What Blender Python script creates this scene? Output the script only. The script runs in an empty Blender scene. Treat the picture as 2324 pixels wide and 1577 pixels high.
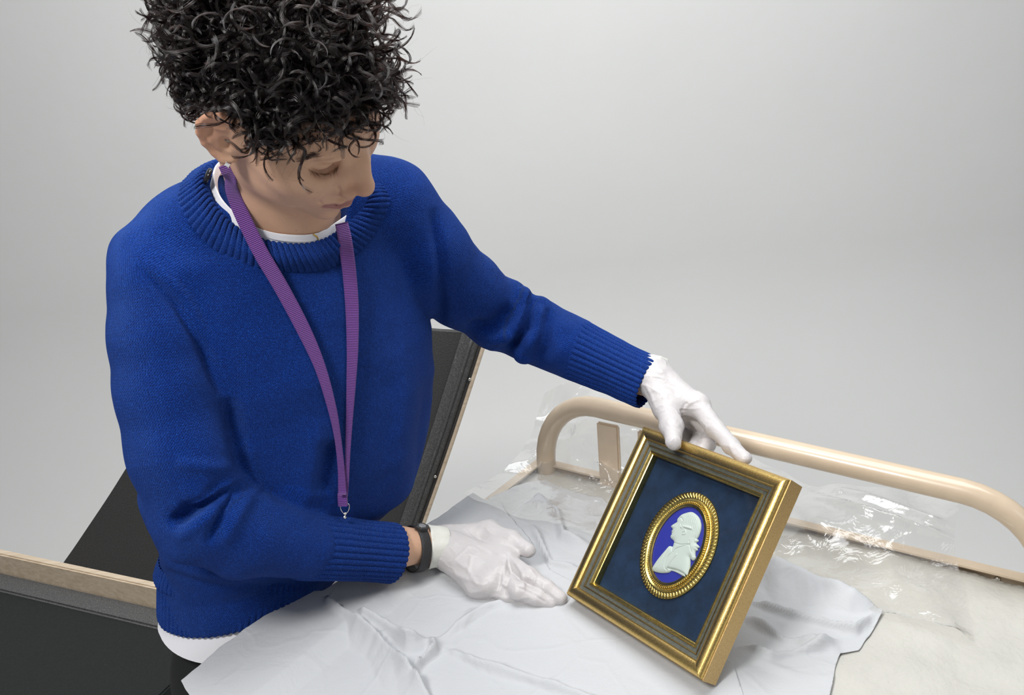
import bpy, bmesh, math, random
import numpy as np
from mathutils import Vector, Matrix
from mathutils.bvhtree import BVHTree
random.seed(7); rng = np.random.default_rng(7)
C = bpy.context.scene.collection
SC = bpy.context.scene

# ------------------------------------------------------------------ camera
FPX = 2050.0; CAMZ = 1.6
_p, _r = math.radians(20.5), math.radians(5.0)
FW = np.array([0, math.cos(_p), -math.sin(_p)])
_R0 = np.array([1., 0, 0]); _U0 = np.array([0, math.sin(_p), math.cos(_p)])
RT = math.cos(_r)*_R0 - math.sin(_r)*_U0
UP = math.sin(_r)*_R0 + math.cos(_r)*_U0
CAM = np.array([0, 0, CAMZ])
cd = bpy.data.cameras.new('camera'); cam = bpy.data.objects.new('camera', cd); C.objects.link(cam)
M = Matrix.Identity(4)
for i in range(3):
    M[i][0] = RT[i]; M[i][1] = UP[i]; M[i][2] = -FW[i]; M[i][3] = CAM[i]
cam.matrix_world = M
cd.sensor_width = 36; cd.lens = 36*FPX/2324; cd.clip_start = 0.02; cd.clip_end = 50
SC.camera = cam
# ------------------------------------------------------------------ world, lights, exposure
w = bpy.data.worlds.new('studio'); SC.world = w; w.use_nodes = True
w.node_tree.nodes['Background'].inputs[0].default_value = (0.93, 0.96, 1, 1)
w.node_tree.nodes['Background'].inputs[1].default_value = 0.24
def area(name, loc, target, size, power, col=(1, 1, 1), sy=None):
    l = bpy.data.lights.new(name, 'AREA'); l.energy = power; l.size = size; l.color = col
    if sy: l.shape = 'RECTANGLE'; l.size_y = sy
    o = bpy.data.objects.new(name, l); C.objects.link(o); o.location = loc
    d = Vector(target) - Vector(loc); o.rotation_euler = d.to_track_quat('-Z', 'Y').to_euler()
    return o
area('softbox_key', (-0.85, -0.10, 2.62), (0.0, 1.15, 1.0), 0.42, 30, (1, 0.985, 0.96))
area('softbox_top', (-0.35, 1.1, 2.9), (0.0, 1.25, 0.9), 0.7, 9, (1, 0.99, 0.97))
area('softbox_fill', (1.7, -0.5, 2.1), (-0.1, 1.1, 1.0), 1.0, 5, (0.95, 0.98, 1))
area('softbox_wall', (0.35, 1.45, 3.1), (0.25, 2.9, 0.7), 1.8, 56, (0.97, 0.985, 1))
SC.view_settings.view_transform = 'Standard'; SC.view_settings.look = 'None'
SC.view_settings.exposure = 0.0; SC.view_settings.gamma = 1.0; SC.view_settings.use_curve_mapping = False

# ------------------------------------------------------------------ helpers
def ray(u, v): return FW + RT*(u-1162)/FPX - UP*(v-788.5)/FPX
def P(u, v, d): return CAM + ray(u, v)*d                      # point at depth d (metres along the view axis)
def PZ(u, v, z): r = ray(u, v); return CAM + r*((z-CAMZ)/r[2])  # point at height z
def proj(p):
    q = np.asarray(p) - CAM; d = q@FW
    return np.stack([1162+FPX*(q@RT)/d, 788.5-FPX*(q@UP)/d], -1), d
def nrm(a): a = np.asarray(a, float); return a/(np.linalg.norm(a, axis=-1, keepdims=True)+1e-12)
def tag(o, label=None, cat=None, group=None, kind=None):
    if label: o['label'] = label
    if cat: o['category'] = cat
    if group: o['group'] = group
    if kind: o['kind'] = kind
    return o
def empty(name, loc, label, cat, group=None):
    o = bpy.data.objects.new(name, None); C.objects.link(o); o.location = Vector(loc); o.empty_display_size = .05
    bpy.context.view_layer.update()
    return tag(o, label, cat, group)
def mk(name, verts, faces, mats, parent=None, smooth=True, midx=None, uv=None):
    me = bpy.data.meshes.new(name)
    verts = np.asarray(verts, dtype=np.float64)
    if parent is not None: verts = verts - np.array(parent_origin(parent))
    me.from_pydata(verts.tolist() if len(verts) < 20000 else verts, [], faces if not isinstance(faces, np.ndarray) else faces.tolist())
    if not isinstance(mats, (list, tuple)): mats = [mats]
    for m in mats: me.materials.append(m)
    n = len(me.polygons)
    me.polygons.foreach_set('use_smooth', [smooth]*n)
    if midx is not None: me.polygons.foreach_set('material_index', list(midx))
    if uv is not None:
        l = me.uv_layers.new(name='UVMap'); l.data.foreach_set('uv', np.asarray(uv, dtype=np.float32).ravel())
    me.update()
    o = bpy.data.objects.new(name, me); C.objects.link(o)
    if parent is not None: o.parent = parent
    return o
def parent_origin(p):
    v = Vector((0, 0, 0))
    while p is not None: v = v + p.location; p = p.parent
    return v
def auto_smooth(o, deg=35):
    me = o.data
    for e in me.edges: pass
    bm = bmesh.new(); bm.from_mesh(me)
    for e in bm.edges:
        if len(e.link_faces) == 2 and e.calc_face_angle(0) > math.radians(deg): e.smooth = False
    bm.to_mesh(me); bm.free()

# ---- vectorised value noise
def _hash(ix, iy, iz, s):
    h = (ix.astype(np.int64)*374761393 + iy.astype(np.int64)*668265263 + iz.astype(np.int64)*2147483647 + s*1274126177) & 0xFFFFFFFF
    h = ((h ^ (h >> 13))*1274126177) & 0xFFFFFFFF
    h = h ^ (h >> 16)
    return (h & 0xFFFF)/65535.0*2-1
def vnoise(p, s=0):
    p = np.asarray(p); i = np.floor(p).astype(np.int64); f = p-i; f = f*f*(3-2*f)
    r = 0
    for dx in (0, 1):
        for dy in (0, 1):
            for dz in (0, 1):
                wgt = (f[..., 0] if dx else 1-f[..., 0])*(f[..., 1] if dy else 1-f[..., 1])*(f[..., 2] if dz else 1-f[..., 2])
                r = r + wgt*_hash(i[..., 0]+dx, i[..., 1]+dy, i[..., 2]+dz, s)
    return r
def fbm(p, oct=4, s=0):
    p = np.asarray(p, float); r = 0; a = 1.
    for k in range(oct): r = r+a*vnoise(p*2**k, s+k); a *= .5
    return r
def smooth(a, b, x): t = np.clip((x-a)/(b-a), 0, 1); return t*t*(3-2*t)

# ---- signed distance modelling
class SDF:
    def __init__(s, lo, hi, h):
        s.lo = np.array(lo, float); s.h = h
        s.n = np.ceil((np.array(hi)-s.lo)/h).astype(int)+1
        s.F = np.full(s.n, .12, dtype=np.float32)
    def sub(s, lo, hi, m):
        a = np.clip(np.floor((np.array(lo)-m-s.lo)/s.h).astype(int), 0, s.n); b = np.clip(np.ceil((np.array(hi)+m-s.lo)/s.h).astype(int)+1, 0, s.n)
        sl = tuple(slice(a[i], b[i]) for i in range(3))
        if any(b[i] <= a[i] for i in range(3)): return None, None
        g = np.stack(np.meshgrid(*[s.lo[i]+s.h*np.arange(a[i], b[i]) for i in range(3)], indexing='ij'), -1)
        return sl, g
    def put(s, sl, d, k, op='+'):
        a = s.F[sl]; d = d.astype(np.float32)
        if op == '-': a = -a
        if k > 0: hh = np.clip(.5+.5*(a-d)/k, 0, 1); r = a*(1-hh)+d*hh-k*hh*(1-hh)
        else: r = np.minimum(a, d)
        s.F[sl] = -r if op == '-' else r
    def cap(s, a, b, ra, rb, k=.01, op='+'):
        a = np.asarray(a, float); b = np.asarray(b, float); r = max(ra, rb)
        sl, g = s.sub(np.minimum(a, b)-r, np.maximum(a, b)+r, k+2*s.h+.004)
        if sl is None: return
        ba = b-a; t = np.clip(((g-a)@ba)/(ba@ba+1e-12), 0, 1)
        d = np.linalg.norm(g-(a+t[..., None]*ba), axis=-1)-(ra+(rb-ra)*t)
        s.put(sl, d, k, op)
    def chain(s, pts, rs, k=.01, op='+'):
        for i in range(len(pts)-1): s.cap(pts[i], pts[i+1], rs[i], rs[i+1], k, op)
    def ell(s, c, r, R=None, k=.01, op='+'):
        c = np.asarray(c, float); r = np.asarray(r, float); R = np.eye(3) if R is None else R
        ext = np.sqrt(((R*r)**2).sum(1))
        sl, g = s.sub(c-ext, c+ext, k+2*s.h+.004)
        if sl is None: return
        q = (g-c)@R
        k0 = np.linalg.norm(q/r, axis=-1); k1 = np.linalg.norm(q/(r*r), axis=-1)
        s.put(sl, k0*(k0-1)/(k1+1e-9), k, op)
    def fn(s, lo, hi, f, k=.01, op='+'):
        sl, g = s.sub(lo, hi, k+s.h)
        s.put(sl, f(g), k, op)
    def mesh(s):
        F = s.F; S = F < 0
        n = F.shape
        cnt = np.zeros((n[0]-1, n[1]-1, n[2]-1), np.int8)
        offs = [(i, j, k) for i in (0, 1) for j in (0, 1) for k in (0, 1)]
        for (i, j, k) in offs: cnt += S[i:n[0]-1+i, j:n[1]-1+j, k:n[2]-1+k]
        act = (cnt > 0) & (cnt < 8); idx = np.argwhere(act)
        ids = np.full(act.shape, -1, np.int64); ids[act] = np.arange(len(idx))
        vals = np.stack([F[idx[:, 0]+o[0], idx[:, 1]+o[1], idx[:, 2]+o[2]] for o in offs], 1)
        acc = np.zeros((len(idx), 3)); c = np.zeros(len(idx))
        O = np.array(offs, float)
        for a in range(8):
            for b in range(a+1, 8):
                if abs(O[a]-O[b]).sum() == 1:
                    m = (vals[:, a] < 0) != (vals[:, b] < 0)
                    t = np.where(m, vals[:, a]/(vals[:, a]-vals[:, b]+1e-20), 0)
                    acc += np.where(m[:, None], O[a]+(O[b]-O[a])*t[:, None], 0); c += m
        V = s.lo+s.h*(idx+acc/c[:, None])
        quads = []
        for ax in range(3):
            sl0 = [slice(None)]*3; sl1 = [slice(None)]*3; sl0[ax] = slice(0, n[ax]-1); sl1[ax] = slice(1, n[ax])
            A = S[tuple(sl0)]; B = S[tuple(sl1)]
            e = np.argwhere(A != B)
            o1, o2 = [(1, 2), (2, 0), (0, 1)][ax]
            e = e[(e[:, o1] > 0) & (e[:, o2] > 0) & (e[:, o1] < n[o1]-1) & (e[:, o2] < n[o2]-1)]
            def cell(d1, d2):
                q = e.copy(); q[:, o1] -= d1; q[:, o2] -= d2; return ids[q[:, 0], q[:, 1], q[:, 2]]
            q = np.stack([cell(1, 1), cell(0, 1), cell(0, 0), cell(1, 0)], 1)
            ins = A[e[:, 0], e[:, 1], e[:, 2]]
            q = np.where(ins[:, None], q, q[:, ::-1]); quads.append(q)
        Q = np.concatenate(quads); Q = Q[(Q >= 0).all(1)]
        return V, Q
def vnormals(V, Q):
    n = np.cross(V[Q[:, 2]]-V[Q[:, 0]], V[Q[:, 3]]-V[Q[:, 1]]) if Q.shape[1] == 4 else np.cross(V[Q[:, 1]]-V[Q[:, 0]], V[Q[:, 2]]-V[Q[:, 0]])
    N = np.zeros_like(V)
    for k in range(Q.shape[1]): np.add.at(N, Q[:, k], n)
    return nrm(N)
def laplace(V, Q, it=1, lam=.5):
    for _ in range(it):
        A = np.zeros_like(V); c = np.zeros(len(V))
        for k in range(4):
            np.add.at(A, Q[:, k], V[Q[:, (k+1) % 4]]+V[Q[:, (k-1) % 4]]); np.add.at(c, Q[:, k], 2)
        V = V*(1-lam)+lam*A/c[:, None]
    return V
def segdist(p, pts):
    """distance from points p (n,k) to a polyline pts, with arclength fraction and signed side in 2-D"""
    pts = np.asarray(pts, float); L = np.linalg.norm(np.diff(pts, axis=0), axis=1); tot = L.sum(); s0 = 0
    best = np.full(len(p), 1e9); bs = np.zeros(len(p)); sg = np.zeros(len(p))
    for i in range(len(pts)-1):
        ab = pts[i+1]-pts[i]; ap = p-pts[i]; t = np.clip(ap@ab/(ab@ab+1e-15), 0, 1)
        d = np.linalg.norm(ap-t[:, None]*ab, axis=1)
        m = d < best; best = np.where(m, d, best); bs = np.where(m, (s0+t*L[i])/tot, bs)
        if pts.shape[1] == 2: sg = np.where(m, np.sign(ab[0]*ap[:, 1]-ab[1]*ap[:, 0]), sg)
        s0 += L[i]
    return best, bs, sg
def folds(V, N, specs, dmax=None):
    """sculpt folds: each spec = (polyline in photo pixels, width mm-ish in px, height m); acts on camera-facing skin"""
    uv, d = proj(V); face = smooth(-.05, .25, -(nrm(V-CAM)*N).sum(1))
    for sp in specs:
        pl, wd, am = sp[:3]; dist, s, _ = segdist(uv, pl)
        if wd > 0: prof = np.exp(-(dist/wd)**2)
        tp = np.clip(np.minimum(s, 1-s)*5, 0, 1)**.7 if len(sp) < 4 else np.clip((1-s)*4, 0, 1)**.7
        win = prof*tp*face
        if dmax is not None: win = win*(d < dmax)
        V = V+N*(am*win)[:, None]
    return V
def catmull(pts, n, closed=False):
    pts = np.asarray(pts, float); m = len(pts); out = []
    segs = m if closed else m-1
    for i in range(segs):
        if closed: p0, p1, p2, p3 = pts[(i-1) % m], pts[i], pts[(i+1) % m], pts[(i+2) % m]
        else:
            p1, p2 = pts[i], pts[i+1]; p0 = pts[i-1] if i > 0 else 2*p1-p2; p3 = pts[i+2] if i+2 < m else 2*p2-p1
        for t in np.arange(n)/n:
            out.append(.5*((2*p1)+(-p0+p2)*t+(2*p0-5*p1+4*p2-p3)*t*t+(-p0+3*p1-3*p2+p3)*t**3))
    if not closed: out.append(pts[-1])
    return np.array(out)
def gridfaces(nu, nv, cu=False, cv=False, flip=False):
    f = []
    for i in range(nu if cu else nu-1):
        for j in range(nv if cv else nv-1):
            a = i*nv+j; b = ((i+1) % nu)*nv+j; c = ((i+1) % nu)*nv+(j+1) % nv; d = i*nv+(j+1) % nv
            f.append((a, d, c, b) if flip else (a, b, c, d))
    return f
def tube(pts, r, ns=16, caps=True, squash=None):
    pts = np.asarray(pts, float); n = len(pts); r = np.broadcast_to(np.asarray(r, float), (n,))
    T = nrm(np.gradient(pts, axis=0)); ref = np.array([0, 0, 1.]) if abs(T[0][2]) < .9 else np.array([1., 0, 0])
    A = nrm(np.cross(T[0], ref)); V = []
    for i in range(n):
        A = nrm(A-T[i]*(A@T[i])); B = np.cross(T[i], A)
        for k in range(ns):
            a = 2*math.pi*k/ns; V.append(pts[i]+r[i]*(math.cos(a)*A+math.sin(a)*B))
    F = gridfaces(n, ns, cv=True)
    if caps:
        V.append(pts[0]); V.append(pts[-1]); c0 = n*ns; c1 = c0+1
        for k in range(ns): F.append((c0, k, (k+1) % ns)); F.append((c1, (n-1)*ns+(k+1) % ns, (n-1)*ns+k))
    return V, F
def boxv(c, ax, ay, az):
    c, ax, ay, az = map(lambda q: np.asarray(q, float), (c, ax, ay, az))
    V = [c+i*ax+j*ay+k*az for i in (-1, 1) for j in (-1, 1) for k in (-1, 1)]
    F = [(0, 1, 3, 2), (4, 6, 7, 5), (0, 4, 5, 1), (2, 3, 7, 6), (0, 2, 6, 4), (1, 5, 7, 3)]
    return V, F
def bevel_box(name, c, ax, ay, az, mat, parent=None, bev=.002):
    V, F = boxv(c, ax, ay, az); o = mk(name, V, F, mat, parent, smooth=False)
    bm = bmesh.new(); bm.from_mesh(o.data); bmesh.ops.recalc_face_normals(bm, faces=bm.faces)
    bmesh.ops.bevel(bm, geom=list(bm.edges), offset=bev, segments=2, affect='EDGES'); bm.to_mesh(o.data); bm.free()
    return o
def join_vf(lst):
    V = []; F = []
    for v, f in lst:
        n = len(V); V += list(v); F += [tuple(i+n for i in q) for q in f]
    return V, F

# ------------------------------------------------------------------ materials
class NT:
    def __init__(s, name):
        s.m = bpy.data.materials.new(name); s.m.use_nodes = True; s.t = s.m.node_tree; s.b = s.t.nodes['Principled BSDF']; s.out = s.t.nodes['Material Output']
    def n(s, typ, **kw):
        x = s.t.nodes.new(typ)
        for k, v in kw.items(): setattr(x, k, v)
        return x
    def l(s, a, b): s.t.links.new(a, b)
    def set(s, **kw):
        for k, v in kw.items():
            k = k.replace('_', ' ')
            i = s.b.inputs[k]; i.default_value = (*v, 1) if isinstance(v, tuple) and len(v) == 3 and i.type == 'RGBA' else v
        return s
    def math(s, op, a, b=None, c=None, clamp=False):
        x = s.n('ShaderNodeMath', operation=op, use_clamp=clamp)
        for i, q in enumerate((a, b, c)):
            if q is None: continue
            if isinstance(q, (int, float)): x.inputs[i].default_value = q
            else: s.l(q, x.inputs[i])
        return x.outputs[0]
    def noise(s, scale, detail=3, rough=.5, vec=None, dist=0):
        x = s.n('ShaderNodeTexNoise'); x.inputs['Scale'].default_value = scale; x.inputs['Detail'].default_value = detail; x.inputs['Roughness'].default_value = rough; x.inputs['Distortion'].default_value = dist
        if vec is not None: s.l(vec, x.inputs['Vector'])
        return x.outputs[0]
    def pos(s): return s.n('ShaderNodeTexCoord').outputs['Object']
    def ramp(s, fac, stops):
        x = s.n('ShaderNodeValToRGB'); s.l(fac, x.inputs[0]); e = x.color_ramp.elements
        while len(e) < len(stops): e.new(.5)
        for q, (p_, c_) in zip(e, stops): q.position = p_; q.color = (*c_, 1)
        return x.outputs[0]
    def bump(s, h, dist, strength=1., nrm_=None):
        x = s.n('ShaderNodeBump'); x.inputs['Distance'].default_value = dist; x.inputs['Strength'].default_value = strength; s.l(h, x.inputs['Height'])
        if nrm_ is not None: s.l(nrm_, x.inputs['Normal'])
        s.l(x.outputs[0], s.b.inputs['Normal']); return x.outputs[0]
def simple(name, col, rough=.5, metal=0., bumps=None, var=None, **kw):
    t = NT(name).set(Base_Color=col, Roughness=rough, Metallic=metal, **kw); pos = t.pos()
    if var:
        c = t.ramp(t.noise(var[0], 4, .6, pos), [(.3, tuple(np.array(col)*(1-var[1]))), (.7, tuple(np.minimum(np.array(col)*(1+var[1]), 1)))])
        t.l(c, t.b.inputs['Base Color'])
    if bumps: t.bump(t.noise(bumps[0], 4, .6, pos), bumps[1])
    return t.m
def knit(name, sw=.0034, sh=.0042, dist=.0016, rib=False):
    t = NT(name).set(Roughness=.85, Sheen_Weight=.25, Sheen_Roughness=.4, Sheen_Tint=(.2, .4, 1.)); t.b.inputs['Specular IOR Level'].default_value = .15
    uvn = t.n('ShaderNodeUVMap'); pos = t.pos()
    wob = t.n('ShaderNodeVectorMath', operation='MULTIPLY_ADD'); nz = t.n('ShaderNodeTexNoise'); nz.inputs['Scale'].default_value = 90; t.l(pos, nz.inputs['Vector'])
    t.l(nz.outputs['Color'], wob.inputs[0]); wob.inputs[1].default_value = (.0016, .0016, 0); t.l(uvn.outputs[0], wob.inputs[2])
    sx = t.n('ShaderNodeSeparateXYZ'); t.l(wob.outputs[0], sx.inputs[0])
    fu = t.math('FRACT', t.math('DIVIDE', sx.outputs[0], sw)); tri = t.math('MULTIPLY', t.math('ABSOLUTE', t.math('SUBTRACT', fu, .5)), 2.)
    vv = t.math('ADD', t.math('DIVIDE', sx.outputs[1], sh), t.math('MULTIPLY', tri, .8))
    st = t.math('MULTIPLY', t.math('SINE', t.math('MULTIPLY', vv, 6.2832)), .5)
    edge = t.math('SUBTRACT', 1., t.math('POWER', t.math('ABSOLUTE', t.math('SUBTRACT', t.math('MULTIPLY', tri, 1.), .45)), 1.3))
    fz = t.noise(1500, 3, .7, pos)
    h = t.math('ADD', t.math('ADD', st, t.math('MULTIPLY', edge, .8)), t.math('MULTIPLY', fz, 1.5))
    t.bump(h, dist, 1.)
    base = t.ramp(t.noise(900, 2, .6, pos), [(.35, (.001, .020, .18)), (.60, (.002, .060, .44)), (.76, (.035, .18, .80))])
    big = t.ramp(t.noise(9, 3, .5, pos), [(.3, (.82, .82, .82)), (.7, (1, 1, 1))])
    mx = t.n('ShaderNodeMix', data_type='RGBA', blend_type='MULTIPLY'); mx.inputs[0].default_value = 1.; t.l(base, mx.inputs[6]); t.l(big, mx.inputs[7])
    t.l(mx.outputs[2], t.b.inputs['Base Color'])
    return t.m
M_knit = knit('royal_blue_knit', .0029, .0034, .0014)
def skin_mat():
    t = NT('skin').set(Roughness=.46, Subsurface_Weight=.12, Subsurface_Scale=.01, Subsurface_Radius=(1., .35, .2)); pos = t.pos()
    t.b.inputs['Specular IOR Level'].default_value = .35
    at = t.n('ShaderNodeVertexColor', layer_name='tint')
    c = t.ramp(t.noise(60, 4, .6, pos), [(.3, (.93, .93, .93)), (.7, (1, 1, 1))])
    fr = t.ramp(t.noise(260, 1, .5, pos), [(.2, (.75, .68, .62)), (.27, (1, 1, 1))])
    m1 = t.n('ShaderNodeMix', data_type='RGBA', blend_type='MULTIPLY'); m1.inputs[0].default_value = 1; t.l(at.outputs[0], m1.inputs[6]); t.l(c, m1.inputs[7])
    m2 = t.n('ShaderNodeMix', data_type='RGBA', blend_type='MULTIPLY'); m2.inputs[0].default_value = .5; t.l(m1.outputs[2], m2.inputs[6]); t.l(fr, m2.inputs[7])
    t.l(m2.outputs[2], t.b.inputs['Base Color'])
    t.bump(t.noise(1400, 3, .6, pos), .0003)
    return t.m
M_skin = skin_mat()
def glove_mat():
    t = NT('nitrile_glove').set(Base_Color=(.54, .515, .515), Roughness=.42, Subsurface_Weight=.15, Subsurface_Scale=.006, Subsurface_Radius=(1., .8, .8)); pos = t.pos()
    a = t.noise(55, 4, .6, pos, .5); b = t.noise(700, 2, .5, pos)
    t.bump(t.math('ADD', a, t.math('MULTIPLY', b, .05)), .0018, .8); return t.m
M_glove = glove_mat()
def gold_mat(name, col=(.64, .45, .16), rough=.3, spec=500, bd=.00025):
    t = NT(name).set(Metallic=1., Roughness=rough); pos = t.pos()
    c = t.ramp(t.noise(spec, 3, .6, pos), [(.22, tuple(np.array(col)*.6)), (.45, col), (.75, tuple(np.minimum(np.array(col)*1.25, 1)))])
    wr = t.ramp(t.noise(120, 4, .7, pos), [(.17, (.35, .12, .05)), (.22, (1, 1, 1))])
    m = t.n('ShaderNodeMix', data_type='RGBA', blend_type='MULTIPLY'); m.inputs[0].default_value = .9; t.l(c, m.inputs[6]); t.l(wr, m.inputs[7]); t.l(m.outputs[2], t.b.inputs['Base Color'])
    t.bump(t.noise(spec*2, 3, .6, pos), bd); return t.m
M_gold = gold_mat('antique_gold', bd=.00011); M_gold2 = gold_mat('gilt_metal', (.62, .46, .15), .27, 200, .00012)
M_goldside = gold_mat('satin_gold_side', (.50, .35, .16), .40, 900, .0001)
M_band = simple('grey_green_paint', (.085, .09, .075), .4, 0, (400, .0002), (300, .25))
M_velvet = NT('navy_velvet').set(Base_Color=(.005, .02, .055), Roughness=.9, Sheen_Weight=.22, Sheen_Roughness=.35, Sheen_Tint=(.1, .25, .5))
_n = M_velvet; _c = _n.ramp(_n.noise(35, 5, .7, _n.pos()), [(.3, (.003, .012, .035)), (.7, (.009, .032, .085))]); _n.l(_c, _n.b.inputs['Base Color'])
_sp = _n.noise(2500, 1, .5, _n.pos()); _n.bump(_sp, .0005); M_velvet = _n.m
M_plaque = simple('blue_jasper', (.025, .03, .30), .5, 0, (600, .0001))
M_bust = simple('white_jasper', (.54, .58, .54), .55, 0, (500, .0001))
def film(name, tint, gl, rough, bs, bd, op):
    t = NT(name); t.t.nodes.remove(t.b); pos = t.pos()
    tr = t.n('ShaderNodeBsdfTransparent'); tr.inputs[0].default_value = (*tint, 1)
    g = t.n('ShaderNodeBsdfGlossy'); g.inputs['Roughness'].default_value = rough; g.inputs[0].default_value = (1, 1, 1, 1)
    df = t.n('ShaderNodeBsdfDiffuse'); df.inputs[0].default_value = (.85, .85, .84, 1)
    bp = t.n('ShaderNodeBump'); bp.inputs['Distance'].default_value = bd; t.l(t.noise(bs, 3, .55, pos, 1.), bp.inputs['Height']); t.l(bp.outputs[0], g.inputs['Normal'])
    fr = t.n('ShaderNodeFresnel'); fr.inputs[0].default_value = 1.38; t.l(bp.outputs[0], fr.inputs['Normal'])
    m0 = t.n('ShaderNodeMixShader'); m0.inputs[0].default_value = op; t.l(tr.outputs[0], m0.inputs[1]); t.l(df.outputs[0], m0.inputs[2])
    gm_ = t.n('ShaderNodeNewGeometry'); front_ = t.math('SUBTRACT', 1., gm_.outputs['Backfacing'])
    m = t.n('ShaderNodeMixShader'); t.l(t.math('MULTIPLY', t.math('MULTIPLY', fr.outputs[0], gl, clamp=True), front_), m.inputs[0]); t.l(m0.outputs[0], m.inputs[1]); t.l(g.outputs[0], m.inputs[2])
    t.l(m.outputs[0], t.out.inputs[0]); return t.m
M_film = film('clear_polythene', (.97, .965, .955), 2.8, .14, 35, .0025, .10)
M_glass = film('picture_glass', (.96, .975, .97), .55, .0, 3, .0, .0)
def paper_mat(name, col, tr):
    t = NT(name).set(Base_Color=col, Roughness=.62); pos = t.pos(); t.b.inputs['Specular IOR Level'].default_value = .3
    nz = t.n('ShaderNodeTexNoise'); nz.inputs['Scale'].default_value = 6; t.l(pos, nz.inputs['Vector'])
    ad = t.n('ShaderNodeVectorMath', operation='MULTIPLY_ADD'); t.l(nz.outputs['Color'], ad.inputs[0]); ad.inputs[1].default_value = (.12, .12, .12); t.l(pos, ad.inputs[2])
    vo = t.n('ShaderNodeTexVoronoi', feature='DISTANCE_TO_EDGE'); vo.inputs['Scale'].default_value = 9; t.l(ad.outputs[0], vo.inputs['Vector'])
    cr_ = t.math('SUBTRACT', 1., t.math('MULTIPLY', vo.outputs['Distance'], 22., clamp=True)); cr_ = t.math('MULTIPLY', cr_, t.math('MULTIPLY', t.noise(5, 2, .5, pos), .5))
    t.bump(t.math('ADD', t.math('ADD', t.noise(28, 5, .6, pos, .8), t.math('MULTIPLY', t.noise(260, 2, .5, pos), .12)), cr_), .0022, .75)
    tl = t.n('ShaderNodeBsdfTranslucent'); tl.inputs[0].default_value = (*col, 1)
    m = t.n('ShaderNodeMixShader'); m.inputs[0].default_value = tr; t.l(t.b.outputs[0], m.inputs[1]); t.l(tl.outputs[0], m.inputs[2]); t.l(m.outputs[0], t.out.inputs[0]); return t.m
M_paper = paper_mat('acid_free_tissue', (.60, .612, .63), .15)
M_cloth = simple('calico_lining', (.50, .49, .45), .8, 0, (22, .006), (14, .04))
M_cream = simple('cream_enamel', (.60, .48, .35), .28, 0, None, (40, .04), Coat_Weight=.4)
M_wood = NT('pale_beech').set(Roughness=.5); _m = M_wood.n('ShaderNodeMapping'); _m.inputs['Scale'].default_value = (3, 45, 45); M_wood.l(M_wood.pos(), _m.inputs[0])
_c = M_wood.ramp(M_wood.noise(3, 5, .6, _m.outputs[0], .6), [(.3, (.52, .41, .29)), (.7, (.70, .58, .44))]); M_wood.l(_c, M_wood.b.inputs['Base Color']); M_wood = M_wood.m
def foam(name, col, bd=.0012):
    t = NT(name).set(Roughness=.8); pos = t.pos()
    c = t.ramp(t.noise(420, 2, .7, pos), [(.35, tuple(np.array(col)*.55)), (.62, col), (.80, tuple(np.array(col)*2.6))]); t.l(c, t.b.inputs['Base Color'])
    t.bump(t.noise(350, 3, .6, pos), bd); return t.m
M_foam = foam('black_speckled_foam', (.010, .012, .012)); M_foam2 = foam('dark_grey_foam', (.055, .055, .055)); M_foam3 = foam('grey_foam', (.10, .10, .10), .0006)
M_rubber = simple('black_rubber', (.02, .02, .022), .5, 0, (900, .0002)); M_steel = simple('nickel_steel', (.75, .73, .68), .18, 1.)
M_cotton = simple('white_jersey', (.78, .78, .82), .75, 0, (500, .0002)); M_trouser = simple('black_trouser_cloth', (.006, .008, .007), .85, 0, (300, .0006))
M_black = simple('glossy_black', (.01, .01, .012), .1); M_wall = simple('white_backdrop', (.66, .66, .645), .85, 0, (2.5, .004), (1.2, .02))
M_screen = simple('grey_screen', (.18, .18, .19), .3)
M_goldchain = simple('yellow_gold', (.85, .6, .2), .2, 1.)
def purple():
    t = NT('purple_ribbed_ribbon').set(Roughness=.6, Sheen_Weight=.3); uvn = t.n('ShaderNodeUVMap'); sx = t.n('ShaderNodeSeparateXYZ'); t.l(uvn.outputs[0], sx.inputs[0])
    r = t.math('SINE', t.math('MULTIPLY', sx.outputs[1], 6.2832/.0021)); t.bump(r, .0008)
    c = t.ramp(t.math('ADD', t.math('MULTIPLY', r, .5), .5), [(0, (.10, .02, .21)), (1, (.26, .06, .44))]); t.l(c, t.b.inputs['Base Color']); return t.m
M_purple = purple()
def hair_mat(name='black_hair', mel=.95, rough=.15):
    m = bpy.data.materials.new(name); m.use_nodes = True; t = m.node_tree; t.nodes.clear()
    o = t.nodes.new('ShaderNodeOutputMaterial'); h = t.nodes.new('ShaderNodeBsdfHairPrincipled'); h.parametrization = 'MELANIN'
    h.inputs['Melanin'].default_value = mel; h.inputs['Melanin Redness'].default_value = .35; h.inputs['IOR'].default_value = 1.66; h.inputs['Roughness'].default_value = rough; h.inputs['Radial Roughness'].default_value = .32; h.inputs['Melanin Redness'].default_value = .12
    t.links.new(h.outputs[0], o.inputs[0]); return m
M_hair = hair_mat()
#@@STRUCTURE
# ------------------------------------------------------------------ the setting: seamless white backdrop
def backdrop():
    prof = [(-2.5, 0.)]+[(2.5+.7*math.sin(a), .7-.7*math.cos(a)) for a in np.linspace(0, math.pi/2, 14)]+[(3.2, 3.4)]
    V = []; xs = np.linspace(-8, 8, 9)
    fl = [(x, y, z) for x in xs for (y, z) in prof[:2]]
    o = mk('floor', fl, gridfaces(9, 2), M_wall, smooth=True); tag(o, kind='structure')
    wl = [(x, y, z) for x in xs for (y, z) in prof[1:]]
    o = mk('wall_back', wl, gridfaces(9, len(prof)-1), M_wall); tag(o, kind='structure')
backdrop()

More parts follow.
